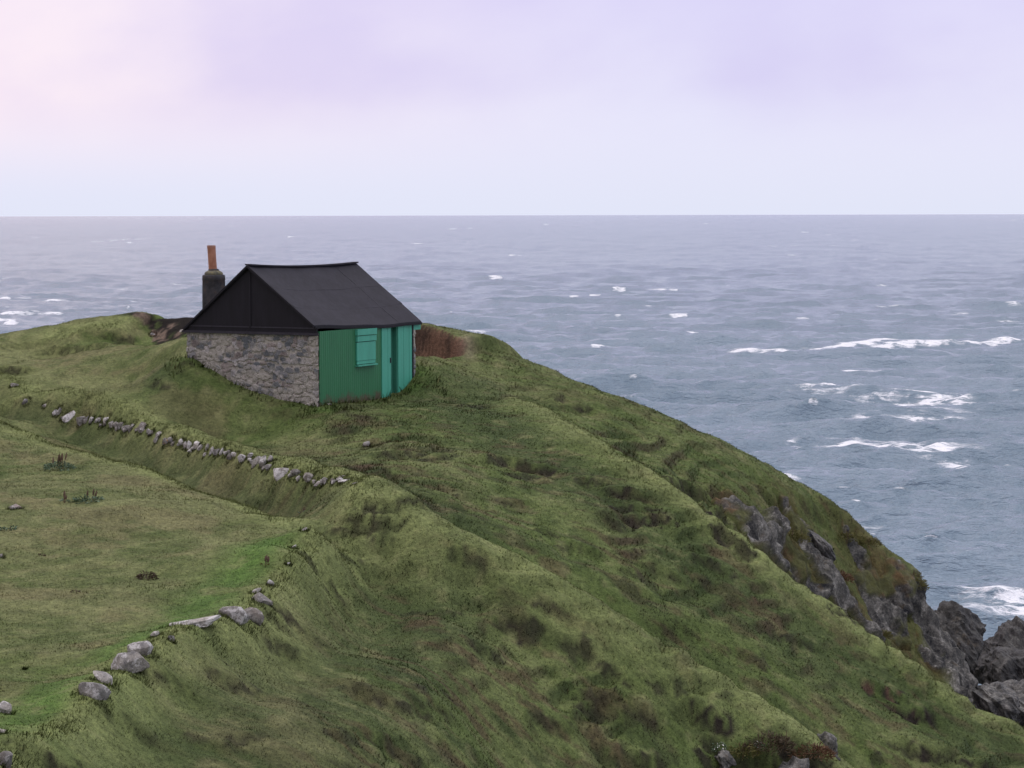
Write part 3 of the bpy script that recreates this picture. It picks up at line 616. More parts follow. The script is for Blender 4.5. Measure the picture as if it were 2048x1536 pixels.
tag(grass, kind='stuff'); grass['label'] = 'short windswept grass covering the headland'; grass['category'] = 'grass'

# ------------------------------------------------------------------ the hut
def empty(name, loc):
    o = bpy.data.objects.new(name, None); COL.objects.link(o); o.location = loc; o.empty_display_size = .3
    return o
hutbase = P(637, 806, 68.64)
hut = empty('stone_hut', hutbase)
tag(hut, 'small stone hut with black felt roof and green front on the headland', 'hut')
def part(name, V, Fc, mat, parent=hut, smooth=False, attrs=None):
    root = parent
    off = np.zeros(3); r = root
    while r is not None: off += np.array(r.location); r = r.parent
    o = mesh_np(name, np.asarray(V) - off, np.asarray(Fc), mat, smooth, attrs, parent)
    return o
nearT = P(637, 661, 68.64); rightT = P(821, 650.3, 73.26); leftT = P(374, 661, 70.68)
ZE = float(np.mean([nearT[2], rightT[2], leftT[2]])); C0 = nearT[:2]; AV = rightT[:2] - C0; WV = leftT[:2] - C0
Lf = np.hypot(*AV); Wg = np.hypot(*WV); av = AV / Lf; wv = WV / Wg
nf = np.array([av[1], -av[0]]); nf = nf if nf @ wv < 0 else -nf          # outward of the front
ng = -np.array([-wv[1], wv[0]]); ng = ng if ng @ av < 0 else -ng         # outward of the near gable
def fs(u):
    "distance along the front wall of the point seen at column u"
    s = np.linspace(-.3, Lf + .6, 3000); p = np.stack([C0[0] + av[0] * s, C0[1] + av[1] * s, np.full(3000, ZE - 1)], 1)
    return float(np.interp(u, project(p)[0], s))
def fz(s, v):
    p = C0 + av * s; return P(0, v, 1)[2] * 0 + 20 + ray(CU + (project(np.array([p[0], p[1], ZE]))[0] - CU), v)[2] * p[1]
def fp(s, z, o=0.): return np.array([*(C0 + av * s + nf * o), z])
def boxes(lst):
    V = []; Fc = []
    for c8 in lst:
        b0 = len(V); V += list(c8)
        Fc += [[b0 + i for i in q] for q in ((0, 3, 2, 1), (4, 5, 6, 7), (0, 1, 5, 4), (1, 2, 6, 5), (2, 3, 7, 6), (3, 0, 4, 7))]
    return np.array(V), np.array(Fc)
def fbox(s0, s1, z0, z1, o0, o1):
    "box on the front wall, o = outwards from the wall plane"
    return [fp(s0, z0, o0), fp(s1, z0, o0), fp(s1, z0, o1), fp(s0, z0, o1), fp(s0, z1, o0), fp(s1, z1, o0), fp(s1, z1, o1), fp(s0, z1, o1)]
def qbox(p, d1, d2, z0, z1):
    p = np.asarray(p); q = [p, p + d1, p + d1 + d2, p + d2]
    return [np.array([*a, z0]) for a in q] + [np.array([*a, z1]) for a in q]
ZB = hutbase[2] - .5
# rubble masonry with real relief: irregular stones in rough courses
def masonry(name, o2, d, n, L, z0, z1, seed, step=.022):
    r = np.random.default_rng(seed); us = np.arange(0, L + step, step); us = np.linspace(0, L, len(us)); zs = np.linspace(z0, z1, int((z1 - z0) / step) + 1)
    U, Z = np.meshgrid(us, zs); c = []
    z = z0
    while z < z1 + .2:
        hgt = r.uniform(.07, .16); x = r.uniform(-.3, 0)
        while x < L + .3:
            w = r.uniform(.11, .32); c.append((x + w / 2, z + hgt / 2 + r.uniform(-.06, .06), w * r.uniform(.8, 1.1), hgt * r.uniform(.75, 1.35))); x += w
        z += hgt
    c = np.array(c)
    wu = U + .05 * fbm(U * 6, Z * 6, 3, seed); wz = Z + .06 * fbm(U * 7 + 9, Z * 7, 2, seed + 1)
    f1 = np.full(U.shape, 9.); f2 = np.full(U.shape, 9.); idx = np.zeros(U.shape, int)
    for i, (a, b_, w, h_) in enumerate(c):
        dd = (np.abs((wu - a) / (w * .5)) ** 3 + np.abs((wz - b_) / (h_ * .5)) ** 3) ** (1 / 3.)
        m = dd < f1; f2 = np.where(m, f1, np.minimum(f2, dd)); idx = np.where(m, i, idx); f1 = np.where(m, dd, f1)
    stone = sstep(1.08, .86, f1)
    dep = .035 * stone * (.5 + r.random(len(c))[idx]) + .012 * fbm(U * 9, Z * 9, 3, seed + 3)
    tone = r.random(len(c))[idx]; warm = r.random(len(c))[idx]
    mort = np.array([.345, .328, .280]); gA = np.array([.110, .122, .128]); gB = np.array([.40, .38, .36]); br = np.array([.22, .175, .15])
    col = gA + (gB - gA) * (tone ** 2)[..., None]; col = np.where((warm < .22)[..., None], col * .4 + br * .6, col)
    show = stone * sstep(-.25, .30, fbm(U * 1.6, Z * 2.2, 3, seed + 8) + .12)
    col = mort + (col - mort) * show[..., None]
    col = col * (1 + .25 * fbm(U * 14, Z * 14, 3, seed + 5))[..., None]
    Vv = np.stack([o2[0] + d[0] * U + n[0] * dep, o2[1] + d[1] * U + n[1] * dep, Z], -1).reshape(-1, 3)
    return Vv, grid_faces(*U.shape), col.reshape(-1, 3)
msn, t, b = new_mat('rubble_stone')
oc = objco(t); ca = attr(t, 'tint')
sp = maprange(t, texn(t, oc, 17, 5, .75), .60, .70); n9 = texn(t, oc, 34, 4, .7)
cc = mixc(t, mth(t, 'MULTIPLY', sp, .7), ca.outputs['Color'], (.48, .46, .45))
r9 = ramp(t, [(.3, (.6, .6, .6)), (.7, (1.4, 1.4, 1.4))]); t.links.new(n9, r9.inputs[0])
t.links.new(mixc(t, 1.0, cc, r9.outputs[0], 'MULTIPLY'), b.inputs['Base Color']); b.inputs['Roughness'].default_value = .95; b.inputs['Specular IOR Level'].default_value = .2
bump(t, b, n9, .6, .02)
Vg, Fg, Cg = masonry('g', C0, wv, ng, Wg, ZB, ZE - .02, 3)
allV, allF, allC = [Vg], [Fg], [Cg]; k = len(Vg)
core = boxes([qbox(C0 - ng * .42, wv * Wg, ng * .415, ZB, ZE - .03),
              qbox(C0 + AV + ng * -.02, wv * Wg, -ng * .17, ZB, ZE + .0),
              qbox(C0 + WV - ng * .42, av * (Lf - .40), -wv * .4, ZB, ZE - .01)])
allV.append(core[0]); allF.append(core[1] + k); allC.append(np.tile([.17, .15, .14], (len(core[0]), 1)))
# the far gable wall shows its end beyond the green front
Ve, Fe, Ce = masonry('e', C0 + AV + av * .19 + nf * .03 , -av, nf, .18, ZB, ZE - .05, 9)
allV.append(Ve); allF.append(Fe[:, ::-1] + k + len(core[0])); allC.append(Ce)
ob = part('wall', np.concatenate(allV), np.concatenate(allF), msn, attrs={'tint': ('FLOAT_COLOR', np.concatenate(allC))})
# gable infill of the two ends, black felted boards proud of the stone
def paint(name, col, var, rough=.6, scale=6, sc2=(1, 1, .15), rust=None, bumpk=.2):
    m, t, b = new_mat(name); oc = objco(t); mp = t.nodes.new('ShaderNodeMapping'); mp.inputs['Scale'].default_value = sc2; t.links.new(oc, mp.inputs[0])
    a = texn(t, mp.outputs[0], scale, 5, .65); f = texn(t, oc, scale * 5, 3, .6)
    c = mixc(t, maprange(t, mth(t, 'ADD', mth(t, 'MULTIPLY', a, .7), mth(t, 'MULTIPLY', f, .3)), .3, .7), tuple(x * (1 - var) for x in col), tuple(x * (1 + var) for x in col))
    if rust:
        sepn = t.nodes.new('ShaderNodeSeparateXYZ'); t.links.new(oc, sepn.inputs[0])
        lo = maprange(t, mth(t, 'ADD', sepn.outputs[2], mth(t, 'MULTIPLY', texn(t, oc, 2.2, 4, .7), -.9)), -.28, -.52)
        c = mixc(t, mth(t, 'MULTIPLY', lo, .85), c, rust)
    t.links.new(c, b.inputs['Base Color']); b.inputs['Roughness'].default_value = rough; b.inputs['Specular IOR Level'].default_value = .35
    bump(t, b, mth(t, 'ADD', a, f), bumpk, .01); return m
felt = paint('roofing_felt', (.0175, .0165, .023), .28, .8, 2.2, (1, 1, 1), bumpk=.5)
tar = paint('tarred_boards', (.0075, .0068, .0105), .35, .75, 7)
green = paint('green_paint', (.026, .148, .060), .12, .5, 4, rust=(.085, .055, .035))
teal = paint('turquoise_paint', (.066, .340, .235), .10, .5, 4)
teal_shade = paint('recess_shade_paint', (.040, .185, .125), .15, .55, 4)  # darkened turquoise: shade of the door recess put into the colour
greytrim = paint('weathered_trim', (.030, .028, .036), .3, .7, 5)
apexN = P(495.3, 530.3, 69.55); ridgeF = P(711.9, 525.6, 74.5); eaveN = P(629, 650.6, 68.5); eaveF = P(842.5, 642.2, 73.6); eaveL = P(368, 656.5, 70.62)
eaveLF = eaveL + (ridgeF - apexN)
# roof: two sagging slopes with thickness
def slope(e0, e1, r0, r1, sag_e, sag_r, th, rs, nu=22, nv=10):
    V = []
    for lay in (0, 1):
        for j in range(nv + 1):
            for i in range(nu + 1):
                a = i / nu; c = j / nv; q = (e0 * (1 - a) + e1 * a) * (1 - c) + (r0 * (1 - a) + r1 * a) * c
                sg = 4 * a * (1 - a) * (sag_e * (1 - c) + sag_r * c) + .05 * math.sin(math.pi * c) * math.sin(math.pi * a)
                w = .012 * math.sin(7 * a + 5 * c + rs) + .010 * math.sin(17 * a - 9 * c + rs)
                q = q.copy(); q[2] += -sg + w * (1 if 0 < i < nu else .3) - lay * th; V.append(q)
    n1 = (nu + 1) * (nv + 1); g = grid_faces(nv + 1, nu + 1); Fc = [g, g[:, ::-1] + n1]
    def edge(ids): return np.array([[ids[i], ids[i] + n1, ids[i + 1] + n1, ids[i + 1]] for i in range(len(ids) - 1)])
    Fc += [edge(list(range(nu + 1))), edge([nv * (nu + 1) + i for i in range(nu + 1)]), edge([j * (nu + 1) for j in range(nv + 1)]), edge([j * (nu + 1) + nu for j in range(nv + 1)])]
    return np.array(V), np.concatenate(Fc)
V1, F1 = slope(eaveN, eaveF, apexN, ridgeF, .045, .07, .07, 0.)
V2, F2 = slope(eaveLF, eaveL, ridgeF + [0, 0, -.004], apexN + [0, 0, -.004], .03, .07, .07, 2.)
roof = part('roof', np.concatenate([V1, V2]), np.concatenate([F1, F2 + len(V1)]), felt)
# laps of the felt strips and the battens that hold them down
bat = []
def on_front(a, c, up=0.):
    q = (eaveN * (1 - a) + eaveF * a) * (1 - c) + (apexN * (1 - a) + ridgeF * a) * c
    q = q.copy(); q[2] += -(4 * a * (1 - a) * (.045 * (1 - c) + .07 * c) + .05 * math.sin(math.pi * c) * math.sin(math.pi * a)) + up + .012 * math.sin(7 * a + 5 * c) + .010 * math.sin(17 * a - 9 * c); return q
Vb, Fb = [], []
def strip(path, wdir, hw, th):
    k = len(Vb)
    for q in path: Vb.extend([q - wdir * hw - [0, 0, .02], q - wdir * hw + [0, 0, th], q + wdir * hw + [0, 0, th], q + wdir * hw - [0, 0, .02]])
    for i in range(len(path) - 1):
        for j in range(4): Fb.append([k + 4 * i + j, k + 4 * i + (j + 1) % 4, k + 4 * i + 4 + (j + 1) % 4, k + 4 * i + 4 + j])
    Fb.append([k, k + 3, k + 2, k + 1]); e = k + 4 * (len(path) - 1); Fb.append([e, e + 1, e + 2, e + 3])
upd = (apexN - eaveN) / np.linalg.norm(apexN - eaveN); rid = (ridgeF - apexN) / np.linalg.norm(ridgeF - apexN)
for c in (.31, .64): strip([on_front(a, c, .0) for a in np.linspace(.0, 1., 23)], upd, .06, .003)
for a in (.79,): strip([on_front(a, c, .0) for c in np.linspace(.02, .98, 11)], rid, .04, .004)
part('felt_lap', Vb, Fb, felt, roof)
Vb, Fb = [], []
strip([(apexN * (1 - a) + ridgeF * a) - [0, 0, .28 * a * (1 - a) - .015] for a in np.linspace(0, 1, 13)], np.array([*wv, 0]), .09, .02)
part('ridge_cap', Vb, Fb, felt, roof)
# black boarded gable in front of the stone, with batten and fascia
gz0 = ZE - .07
gl = np.array([*(C0 + WV + wv * -.02), 0]); gr = np.array([*(C0 + wv * .02), 0]); ga = np.array([*(C0 + WV * .5), 0])
def tri_prism(a, b_, c, n, t0, t1):
    n = np.array([*n, 0]); V = [a + n * t0, b_ + n * t0, c + n * t0, a + n * t1, b_ + n * t1, c + n * t1]
    return V
def poly_prism(pts_, n, t0, t1):
    n = np.array([*n, 0]); m = len(pts_); V = [p + n * t0 for p in pts_] + [p + n * t1 for p in pts_]; return V, m
def ngon(name, pts_, n, t0, t1, mat, parent=hut):
    V, m = poly_prism(pts_, n, t0, t1); off = np.zeros(3); r = parent
    while r is not None: off += np.array(r.location); r = r.parent
    me = bpy.data.meshes.new(name); me.from_pydata([tuple(np.array(q) - off) for q in V], [], [tuple(range(m))[::-1], tuple(range(m, 2 * m))] + [(i, (i + 1) % m, m + (i + 1) % m, m + i) for i in range(m)])
    me.materials.append(mat); o = bpy.data.objects.new(name, me); COL.objects.link(o); o.parent = parent; return o
drop = .065
gpl = [gl + [0, 0, gz0], gr + [0, 0, gz0], gr + [0, 0, eaveN[2] - drop + .02], ga + [0, 0, apexN[2] - drop - .02], gl + [0, 0, eaveL[2] - drop + .02]]
gb = ngon('gable_board', gpl, ng, .02, .07, tar)
fg = [gl - wv_ for wv_ in ()]
wv3 = np.array([*wv, 0]); 
ngon('batten', [ga + wv3 * .035 + [0, 0, gz0 + .14], ga - wv3 * .03 + [0, 0, gz0 + .14], ga - wv3 * .03 + [0, 0, apexN[2] - .22], ga + wv3 * .035 + [0, 0, apexN[2] - .22]], ng, .072, .092, tar, gb)
for zz, hh_, mt_, t1 in ((gz0 - .02, .07, greytrim, .11), (gz0 + .16, .035, greytrim, .085)):
    ngon('fascia' if zz < gz0 else 'trim', [gl + wv3 * .12 + [0, 0, zz], gr - wv3 * .06 + [0, 0, zz], gr - wv3 * .06 + [0, 0, zz + hh_], gl + wv3 * (.12 if zz < gz0 else -.15) + [0, 0, zz + hh_]], ng, .072, t1, mt_, gb)
bge = []
farn = -ng; gf = np.array([*AV, 0]) + np.array([*(av * .15), 0])
ngon('far_gable', [q + gf for q in (gl + [0, 0, ZE - .02], gr + [0, 0, ZE - .02], gr + [0, 0, ZE + .1], ga + [0, 0, apexN[2] - .12], gl + [0, 0, ZE + .1])], farn, .0, .04, tar)
# barge boards along the near rake
Vb, Fb = [], []
for e in (eaveN, eaveL):
    o = np.array([*ng, 0]) * .03
    strip([e * (1 - c) + apexN * c + o - [0, 0, .045] for c in np.linspace(0, 1, 8)], np.array([*ng, 0]), .02, .05)
part('barge_board', Vb, Fb, tar)
# green corrugated front
sW0, sD0, sD1, sE0, sE1 = 0.012, fs(761), fs(779), fs(793), fs(820.5)
def corr(s0, s1, z0, z1, pitch=.11, amp=.0045, o=.03):
    ns = int((s1 - s0) / pitch * 8); ss = np.linspace(s0, s1, ns); V = []
    for z in (z0, z1):
        for q in ss: V.append(fp(q, z, o + amp * math.sin(2 * math.pi * q / pitch)))
    V += [fp(s0, z0, -.03), fp(s1, z0, -.03), fp(s0, z1, -.03), fp(s1, z1, -.03)]
    Fc = [[i, i + 1, ns + i + 1, ns + i] for i in range(ns - 1)]; k = 2 * ns
    Fc += [[k, 0, ns, k + 2], [ns - 1, k + 1, k + 3, 2 * ns - 1], [k + 1, k, k + 2, k + 3]]
    return np.array(V), np.array(Fc)
ztop = ZE + .02
V, Fc = corr(sW0, sD0 - .004, ZB, ztop); front = part('front_wall', V, Fc, green)
# door: turquoise leaf, narrow recess, turquoise side panel
def boards(s0, s1, z0, z1, o0, o1, n):
    w = (s1 - s0) / n; return boxes([fbox(s0 + i * w + .004, s0 + (i + 1) * w - .004, z0, z1, o0, o1 - .004 * (i % 2)) for i in range(n)] + [fbox(s0, s1, z0, z1, o0 - .03, o0 + .006)])
V, Fc = boards(sD0, sD1, ZB, ztop, .0, .05, 3); o = part('door', V, Fc, teal)
V, Fc = boxes([fbox(sD1 - .06, sD1 - .03, ZE - 1.05, ZE - .90, .05, .075)]); part('handle', V, Fc, greytrim, o)
V, Fc = boards(sE0, sE1, ZB, ztop, .0, .06, 5); o = part('side_panel', V, Fc, teal)
V, Fc = boxes([fbox(sD1 + .004, sE0 - .05, ZB, ztop, -.14, -.10), fbox(sE0 - .045, sE0 - .004, ZB, ztop, -.10, .03), fbox(sD1 + .004, sD1 + .04, ZB, ztop, -.10, .02)])
part('doorway_recess', V, Fc, teal_shade)
V, Fc = boxes([fbox(sE1 + .004, sE1 + .075, ZB, ztop - .01, .0, .075)]); part('corner_post', V, Fc, tar)
zb = fz(fs(832), 659)
V, Fc = boxes([fbox(sE1 + .08, fs(838), zb, ZE + .03, .02, .06)]); part('eave_end_board', V, Fc, teal)
Vb, Fb = [], []
strip([on_front(a, 0, -.075) for a in np.linspace(0, 1, 23)], np.array([*nf, 0]), .03, .045); part('eave_fascia', Vb, Fb, tar, roof)
# shuttered window
w0, w1 = fs(709.5), fs(746.5); wm = .5 * (w0 + w1)
sh = boxes([fbox(w0, w1, fz(wm, 720), fz(wm, 683.5), .03, .085), fbox(w0 + .02, w1 + .0, fz(wm, 727), fz(wm, 720.5), .03, .075), fbox(w0 + .0, w1 + .03, fz(wm, 682), fz(wm, 671), .03, .10), fbox(w0 - .02, w1 + .03, fz(wm, 669.5), fz(wm, 657.5), .03, .115)])
wn = part('window_shutter', sh[0], sh[1], teal)
V, Fc = boxes([fbox(w0 - .03, w1 + .02, fz(wm, 731), fz(wm, 728.2), .02, .14)]); part('sill', V, Fc, teal, wn)
V, Fc = boxes([fbox(w0 + .01, w1 - .01, fz(wm, 728), fz(wm, 727.2), .03, .06), fbox(w0 + .01, w1 - .01, fz(wm, 683.4), fz(wm, 682.1), .03, .06)]); part('gap_strip', V[:8], Fc[:6], tar, wn); part('gap_strip', V[8:], Fc[6:] - 8, tar, wn)
# chimney: rendered stack with lichened cap and a clay pot
def lathe(c, prof, n=28, sq=2., tilt=(0, 0)):
    V = []; m = len(prof)
    for (r, z) in prof:
        for i in range(n):
            a = 2 * math.pi * i / n; ca_, sa = math.cos(a), math.sin(a); rr_ = r / (abs(ca_) ** sq + abs(sa) ** sq) ** (1 / sq)
            V.append([c[0] + av[0] * rr_ * ca_ + wv[0] * rr_ * sa + tilt[0] * (z - prof[0][1]), c[1] + av[1] * rr_ * ca_ + wv[1] * rr_ * sa + tilt[1] * (z - prof[0][1]), z])
    Fc = [[j * n + i, j * n + (i + 1) % n, (j + 1) * n + (i + 1) % n, (j + 1) * n + i] for j in range(m - 1) for i in range(n)]
    return np.array(V), np.array(Fc)
cD = 71.85; cc0 = P(427.5, 560, cD); zc = lambda v: P(427.5, v, cD)[2]
R0 = 20.5 / F * cD * .93
mch, t, b = new_mat('old_chimney_render'); oc = objco(t); a = texn(t, oc, 5, 6, .7)
r = ramp(t, [(.32, (.018, .019, .020)), (.5, (.042, .043, .046)), (.64, (.075, .058, .048)), (.78, (.13, .12, .10))]); t.links.new(a, r.inputs[0]); t.links.new(r.outputs[0], b.inputs['Base Color']); b.inputs['Roughness'].default_value = .9; bump(t, b, a, .8, .05)
mcap, t, b = new_mat('lichened_cap'); oc = objco(t); a = texn(t, oc, 7, 5, .7)
r = ramp(t, [(.35, (.05, .05, .045)), (.52, (.13, .125, .08)), (.7, (.26, .22, .10))]); t.links.new(a, r.inputs[0]); t.links.new(r.outputs[0], b.inputs['Base Color']); b.inputs['Roughness'].default_value = .95; bump(t, b, a, .6, .03)
mpot, t, b = new_mat('terracotta'); oc = objco(t); a = texn(t, oc, 6, 5, .65); sp_ = t.nodes.new('ShaderNodeSeparateXYZ'); t.links.new(oc, sp_.inputs[0])
r = ramp(t, [(.35, (.27, .115, .065)), (.6, (.40, .19, .115))]); t.links.new(a, r.inputs[0])
soot = maprange(t, mth(t, 'ADD', sp_.outputs[2], mth(t, 'MULTIPLY', a, .25)), zc(497) + .10 - hutbase[2], zc(488) + .14 - hutbase[2])
t.links.new(mixc(t, mth(t, 'MULTIPLY', soot, .75), r.outputs[0], (.11, .07, .06)), b.inputs['Base Color']); b.inputs['Roughness'].default_value = .8
V, Fc = lathe(cc0, [(R0 * 1.03, ZB), (R0 * 1.03, zc(640)), (R0 * 1.0, zc(572)), (R0 * .985, zc(560.5)), (R0 * 1.01, zc(560)), (R0 * .99, zc(552)), (R0 * .93, zc(549.5)), (.0, zc(549))], 40, 5.)
ch = part('chimney', V, Fc, mch, smooth=True)
V, Fc = lathe(cc0, [(R0 * .86, zc(550.5)), (R0 * .92, zc(548)), (R0 * .86, zc(544.5)), (R0 * .62, zc(541.5)), (R0 * .3, zc(540)), (0, zc(539.8))], 32, 2.6); part('cap', V, Fc, mcap, ch, True)
pr = 8.4 / F * cD
V, Fc = lathe(cc0 - [.02, 0, 0], [(pr * 1.02, zc(543)), (pr * .98, zc(520)), (pr * 1.0, zc(497)), (pr * 1.03, zc(495.5)), (pr * 1.03, zc(491)), (pr * .85, zc(490.6)), (pr * .8, zc(500)), (.0, zc(505))], 24, 2., (-.055, 0)); part('chimney_pot', V, Fc, mpot, ch, True)
V, Fc = lathe(cc0 - [.0, 0, 0], [(pr * 1.3, zc(541.5)), (pr * 1.25, zc(538.5)), (pr * 1.0, zc(537.5))], 20, 2.); part('mortar_collar', V, Fc, mch, ch, True)

# ------------------------------------------------------------------ stones, rocks and plants
def ico(sub):
    bm = bmesh.new(); bmesh.ops.create_icosphere(bm, subdivisions=sub, radius=1); V = np.array([v.co[:] for v in bm.verts]); Fc = np.array([[v.index for v in f.verts] for f in bm.faces]); bm.free(); return V, Fc
ICO = {k: ico(k) for k in (2, 3, 4, 5, 6)}
def stone_shape(sub, seed, facets=10, cut=.72, rough=.08, freq=1.6):
    V, Fc = ICO[sub]; r = np.random.default_rng(seed); V = V.copy()
    V = V * (1 + .18 * fbm3(V * 1.1 + seed, 2, seed)[:, None])
    for _ in range(facets):
        n = r.normal(0, 1, 3); n[2] *= .8; n /= np.linalg.norm(n); c = r.uniform(cut - .12, cut + .14); d = V @ n
        V -= np.where(d > c, (d - c) * .93, 0)[:, None] * n
    V += V * (rough * fbm3(V * freq * 2 + seed * 3.1, 4, seed + 5))[:, None]
    return V, Fc
def stone_mat(name, dark, warm=(0, 0, 0), lichen=.5, lcol=(.55, .54, .52)):
    m, t, b = new_mat(name); oc = objco(t); geo = t.nodes.new('ShaderNodeNewGeometry')
    oi = t.nodes.new('ShaderNodeObjectInfo'); ad = t.nodes.new('ShaderNodeVectorMath'); ad.operation = 'ADD'; t.links.new(oc, ad.inputs[0]); t.links.new(oi.outputs['Location'], ad.inputs[1])
    a = texn(t, ad.outputs[0], 6, 6, .7, .3); f = texn(t, ad.outputs[0], 30, 4, .7)
    r = ramp(t, [(.33, tuple(dark * x for x in (.22, .22, .22))), (.5, tuple(dark * x for x in (.66, .62, .55))), (.66, tuple(dark * x for x in (1.2, 1.13, 1.0)))])
    t.links.new(mth(t, 'ADD', mth(t, 'MULTIPLY', a, .6), mth(t, 'MULTIPLY', f, .4)), r.inputs[0])
    c = mixc(t, mth(t, 'MULTIPLY', maprange(t, texn(t, ad.outputs[0], 3.1, 4, .6), .45, .65), .5), r.outputs[0], tuple(dark * .6 * (1 + w) for w in warm))
    l = maprange(t, mth(t, 'ADD', texn(t, ad.outputs[0], 9, 5, .75), mth(t, 'MULTIPLY', mth(t, 'SUBTRACT', texn(t, ad.outputs[0], 2.3, 3, .6), .5), .7)), .52, .575)
    c = mixc(t, mth(t, 'MULTIPLY', l, min(1, lichen * 1.25)), c, lcol)
    t.links.new(c, b.inputs['Base Color']); b.inputs['Roughness'].default_value = .92; b.inputs['Specular IOR Level'].default_value = .2
    bump(t, b, mth(t, 'ADD', a, mth(t, 'MULTIPLY', f, .5)), .7, .04); return m
SM = {'grey': stone_mat('grey_stone', .30), 'pale': stone_mat('pale_stone', .44, (0, 0, 0), .75), 'dark': stone_mat('dark_stone', .20, (0, 0, .02), .3),
      'pink': stone_mat('pinkish_stone', .34, (.35, -.05, -.1), .35), 'orange': stone_mat('lichened_stone', .26, (.1, .05, 0), .95, (.45, .21, .03)), 'brown': stone_mat('earthy_stone', .24, (.3, .1, -.1), .25)}
seedn = [100]
STONES = []
def stone(u, v, w, h, mat='grey', rot=0., label=None, group=None, name='stone', sub=3, facets=13, cut=.64, deep=1.0, D=None, sink=.12, cat='stone'):
    seedn[0] += 1
    p = at(u, v + h * .32) if D is None else P(u, v + h * .32, D)
    px_m = p[1] / F; a, c = w * px_m / 2 * 1.1, h * px_m / 2 * 1.15
    V, Fc = stone_shape(sub, seedn[0], facets, cut)
    V = V / np.abs(V).max(0)
    V = V * np.array([a, max(a, c) * .8 * deep, c])
    r = math.radians(rot); V = np.stack([V[:, 0] * math.cos(r) + V[:, 2] * math.sin(r), V[:, 1], -V[:, 0] * math.sin(r) + V[:, 2] * math.cos(r)], 1)
    ctr = P(u, v + h * .08, p[1] + (.88 if name == 'wall_stone' else .72) * max(a, c))
    o = mesh_np(name, V, Fc, SM[mat], smooth=False); o.location = ctr; STONES.append((ctr, a, c))
    if sub >= 3:
        o.data.polygons.foreach_set('use_smooth', np.ones(len(Fc), bool))
        try: o.data.set_sharp_from_angle(angle=math.radians(28))
        except Exception: pass
    return tag(o, label, cat, group)
BANK = 'boulders along the lower turf bank'
for a in (
 (185, 1380, 66, 50, 'grey', 14, 'wedge shaped grey boulder with white lichen spots, lowest of the clear row', 4),
 (208, 1357, 50, 26, 'pale', 32, 'small tilted white edged stone just above the wedge shaped boulder', 4),
 (254, 1326, 82, 54, 'grey', 12, 'broad grey boulder with yellow lichen top in the lower bank', 4),
 (283, 1297, 54, 44, 'grey', -8, 'smooth rounded pale grey boulder above the broad boulder', 4),
 (311, 1268, 22, 14, 'grey', 0, 'small grey stone just below the white topped slab', 3),
 (343, 1278, 16, 16, 'dark', 10, 'tiny dark stone under the turf of the white topped slab', 3),
 (388, 1245, 108, 20, 'pale', -10, 'long low slab with bright white lichen along its top', 4),
 (472, 1231, 66, 44, 'grey', 8, 'domed mossy grey boulder beside the white topped slab', 4),
 (507, 1233, 46, 40, 'brown', 25, 'flat brownish boulder half buried right of the domed boulder', 4),
 (524, 1199, 42, 24, 'grey', 28, 'grey stone with white flecks on the bank above the flat brownish boulder', 4),
 (511, 1183, 24, 10, 'pale', -28, 'narrow pale stone lying on the grassy inner edge of the bank', 3),
 (540, 1166, 15, 15, 'pale', 0, 'small white capped stone, highest of the lower bank boulders', 3)):
    stone(a[0], a[1], a[2], a[3], a[4], a[5], a[6], BANK, 'boulder', a[7], cat='boulder', cut=.66, facets=14)
for a in ((8, 1416, 36, 36, 'pale', 8, 'pale angular boulder on bright grass at the left edge'), (0, 1462, 26, 14, 'pale', 0, 'flat pale stone in the grass below the pale angular boulder'),
          (8, 1522, 32, 42, 'dark', 14, 'dark leaning stone in the bottom left corner beside bare earth')):
    stone(*a[:6], a[6], None, 'boulder', 4, cat='boulder')
stone(31, 1014, 28, 15, 'pink', 5, 'lone pinkish stone in the grass of the enclosure', None, 'stone', 4)
stone(2, 1112, 14, 10, 'pale', 0, 'little white stone in the grass at the left edge', None, 'stone', 3)
stone(733, 888, 14, 15, 'pale', 30, 'lone white stone beside the dark slip below the hut', None, 'stone', 3)
stone(28, 770, 18, 10, 'grey', 0, 'grey stone in the short earth bank at the left edge', None, 'stone', 3)
stone(367, 661, 16, 8, 'pale', -10, 'white stone by the left eave of the hut', None, 'stone', 3, D=78)
stone(306, 669, 14, 8, 'pale', 30, 'pale slab lying in the brown rubble left of the hut', None, 'stone', 3)
stone(657, 809, 14, 5, 'pale', 0, 'flat white stone at the foot of the green front', None, 'stone', 3)
stone(49, 1338, 7, 5, 'pale', 0, 'tiny white stone on the bright grass strip', None, 'stone', 2)
UP = 'stones set in the face of the upper turf bank'
SMALL = 'small grey stone set in the face of the upper turf bank'
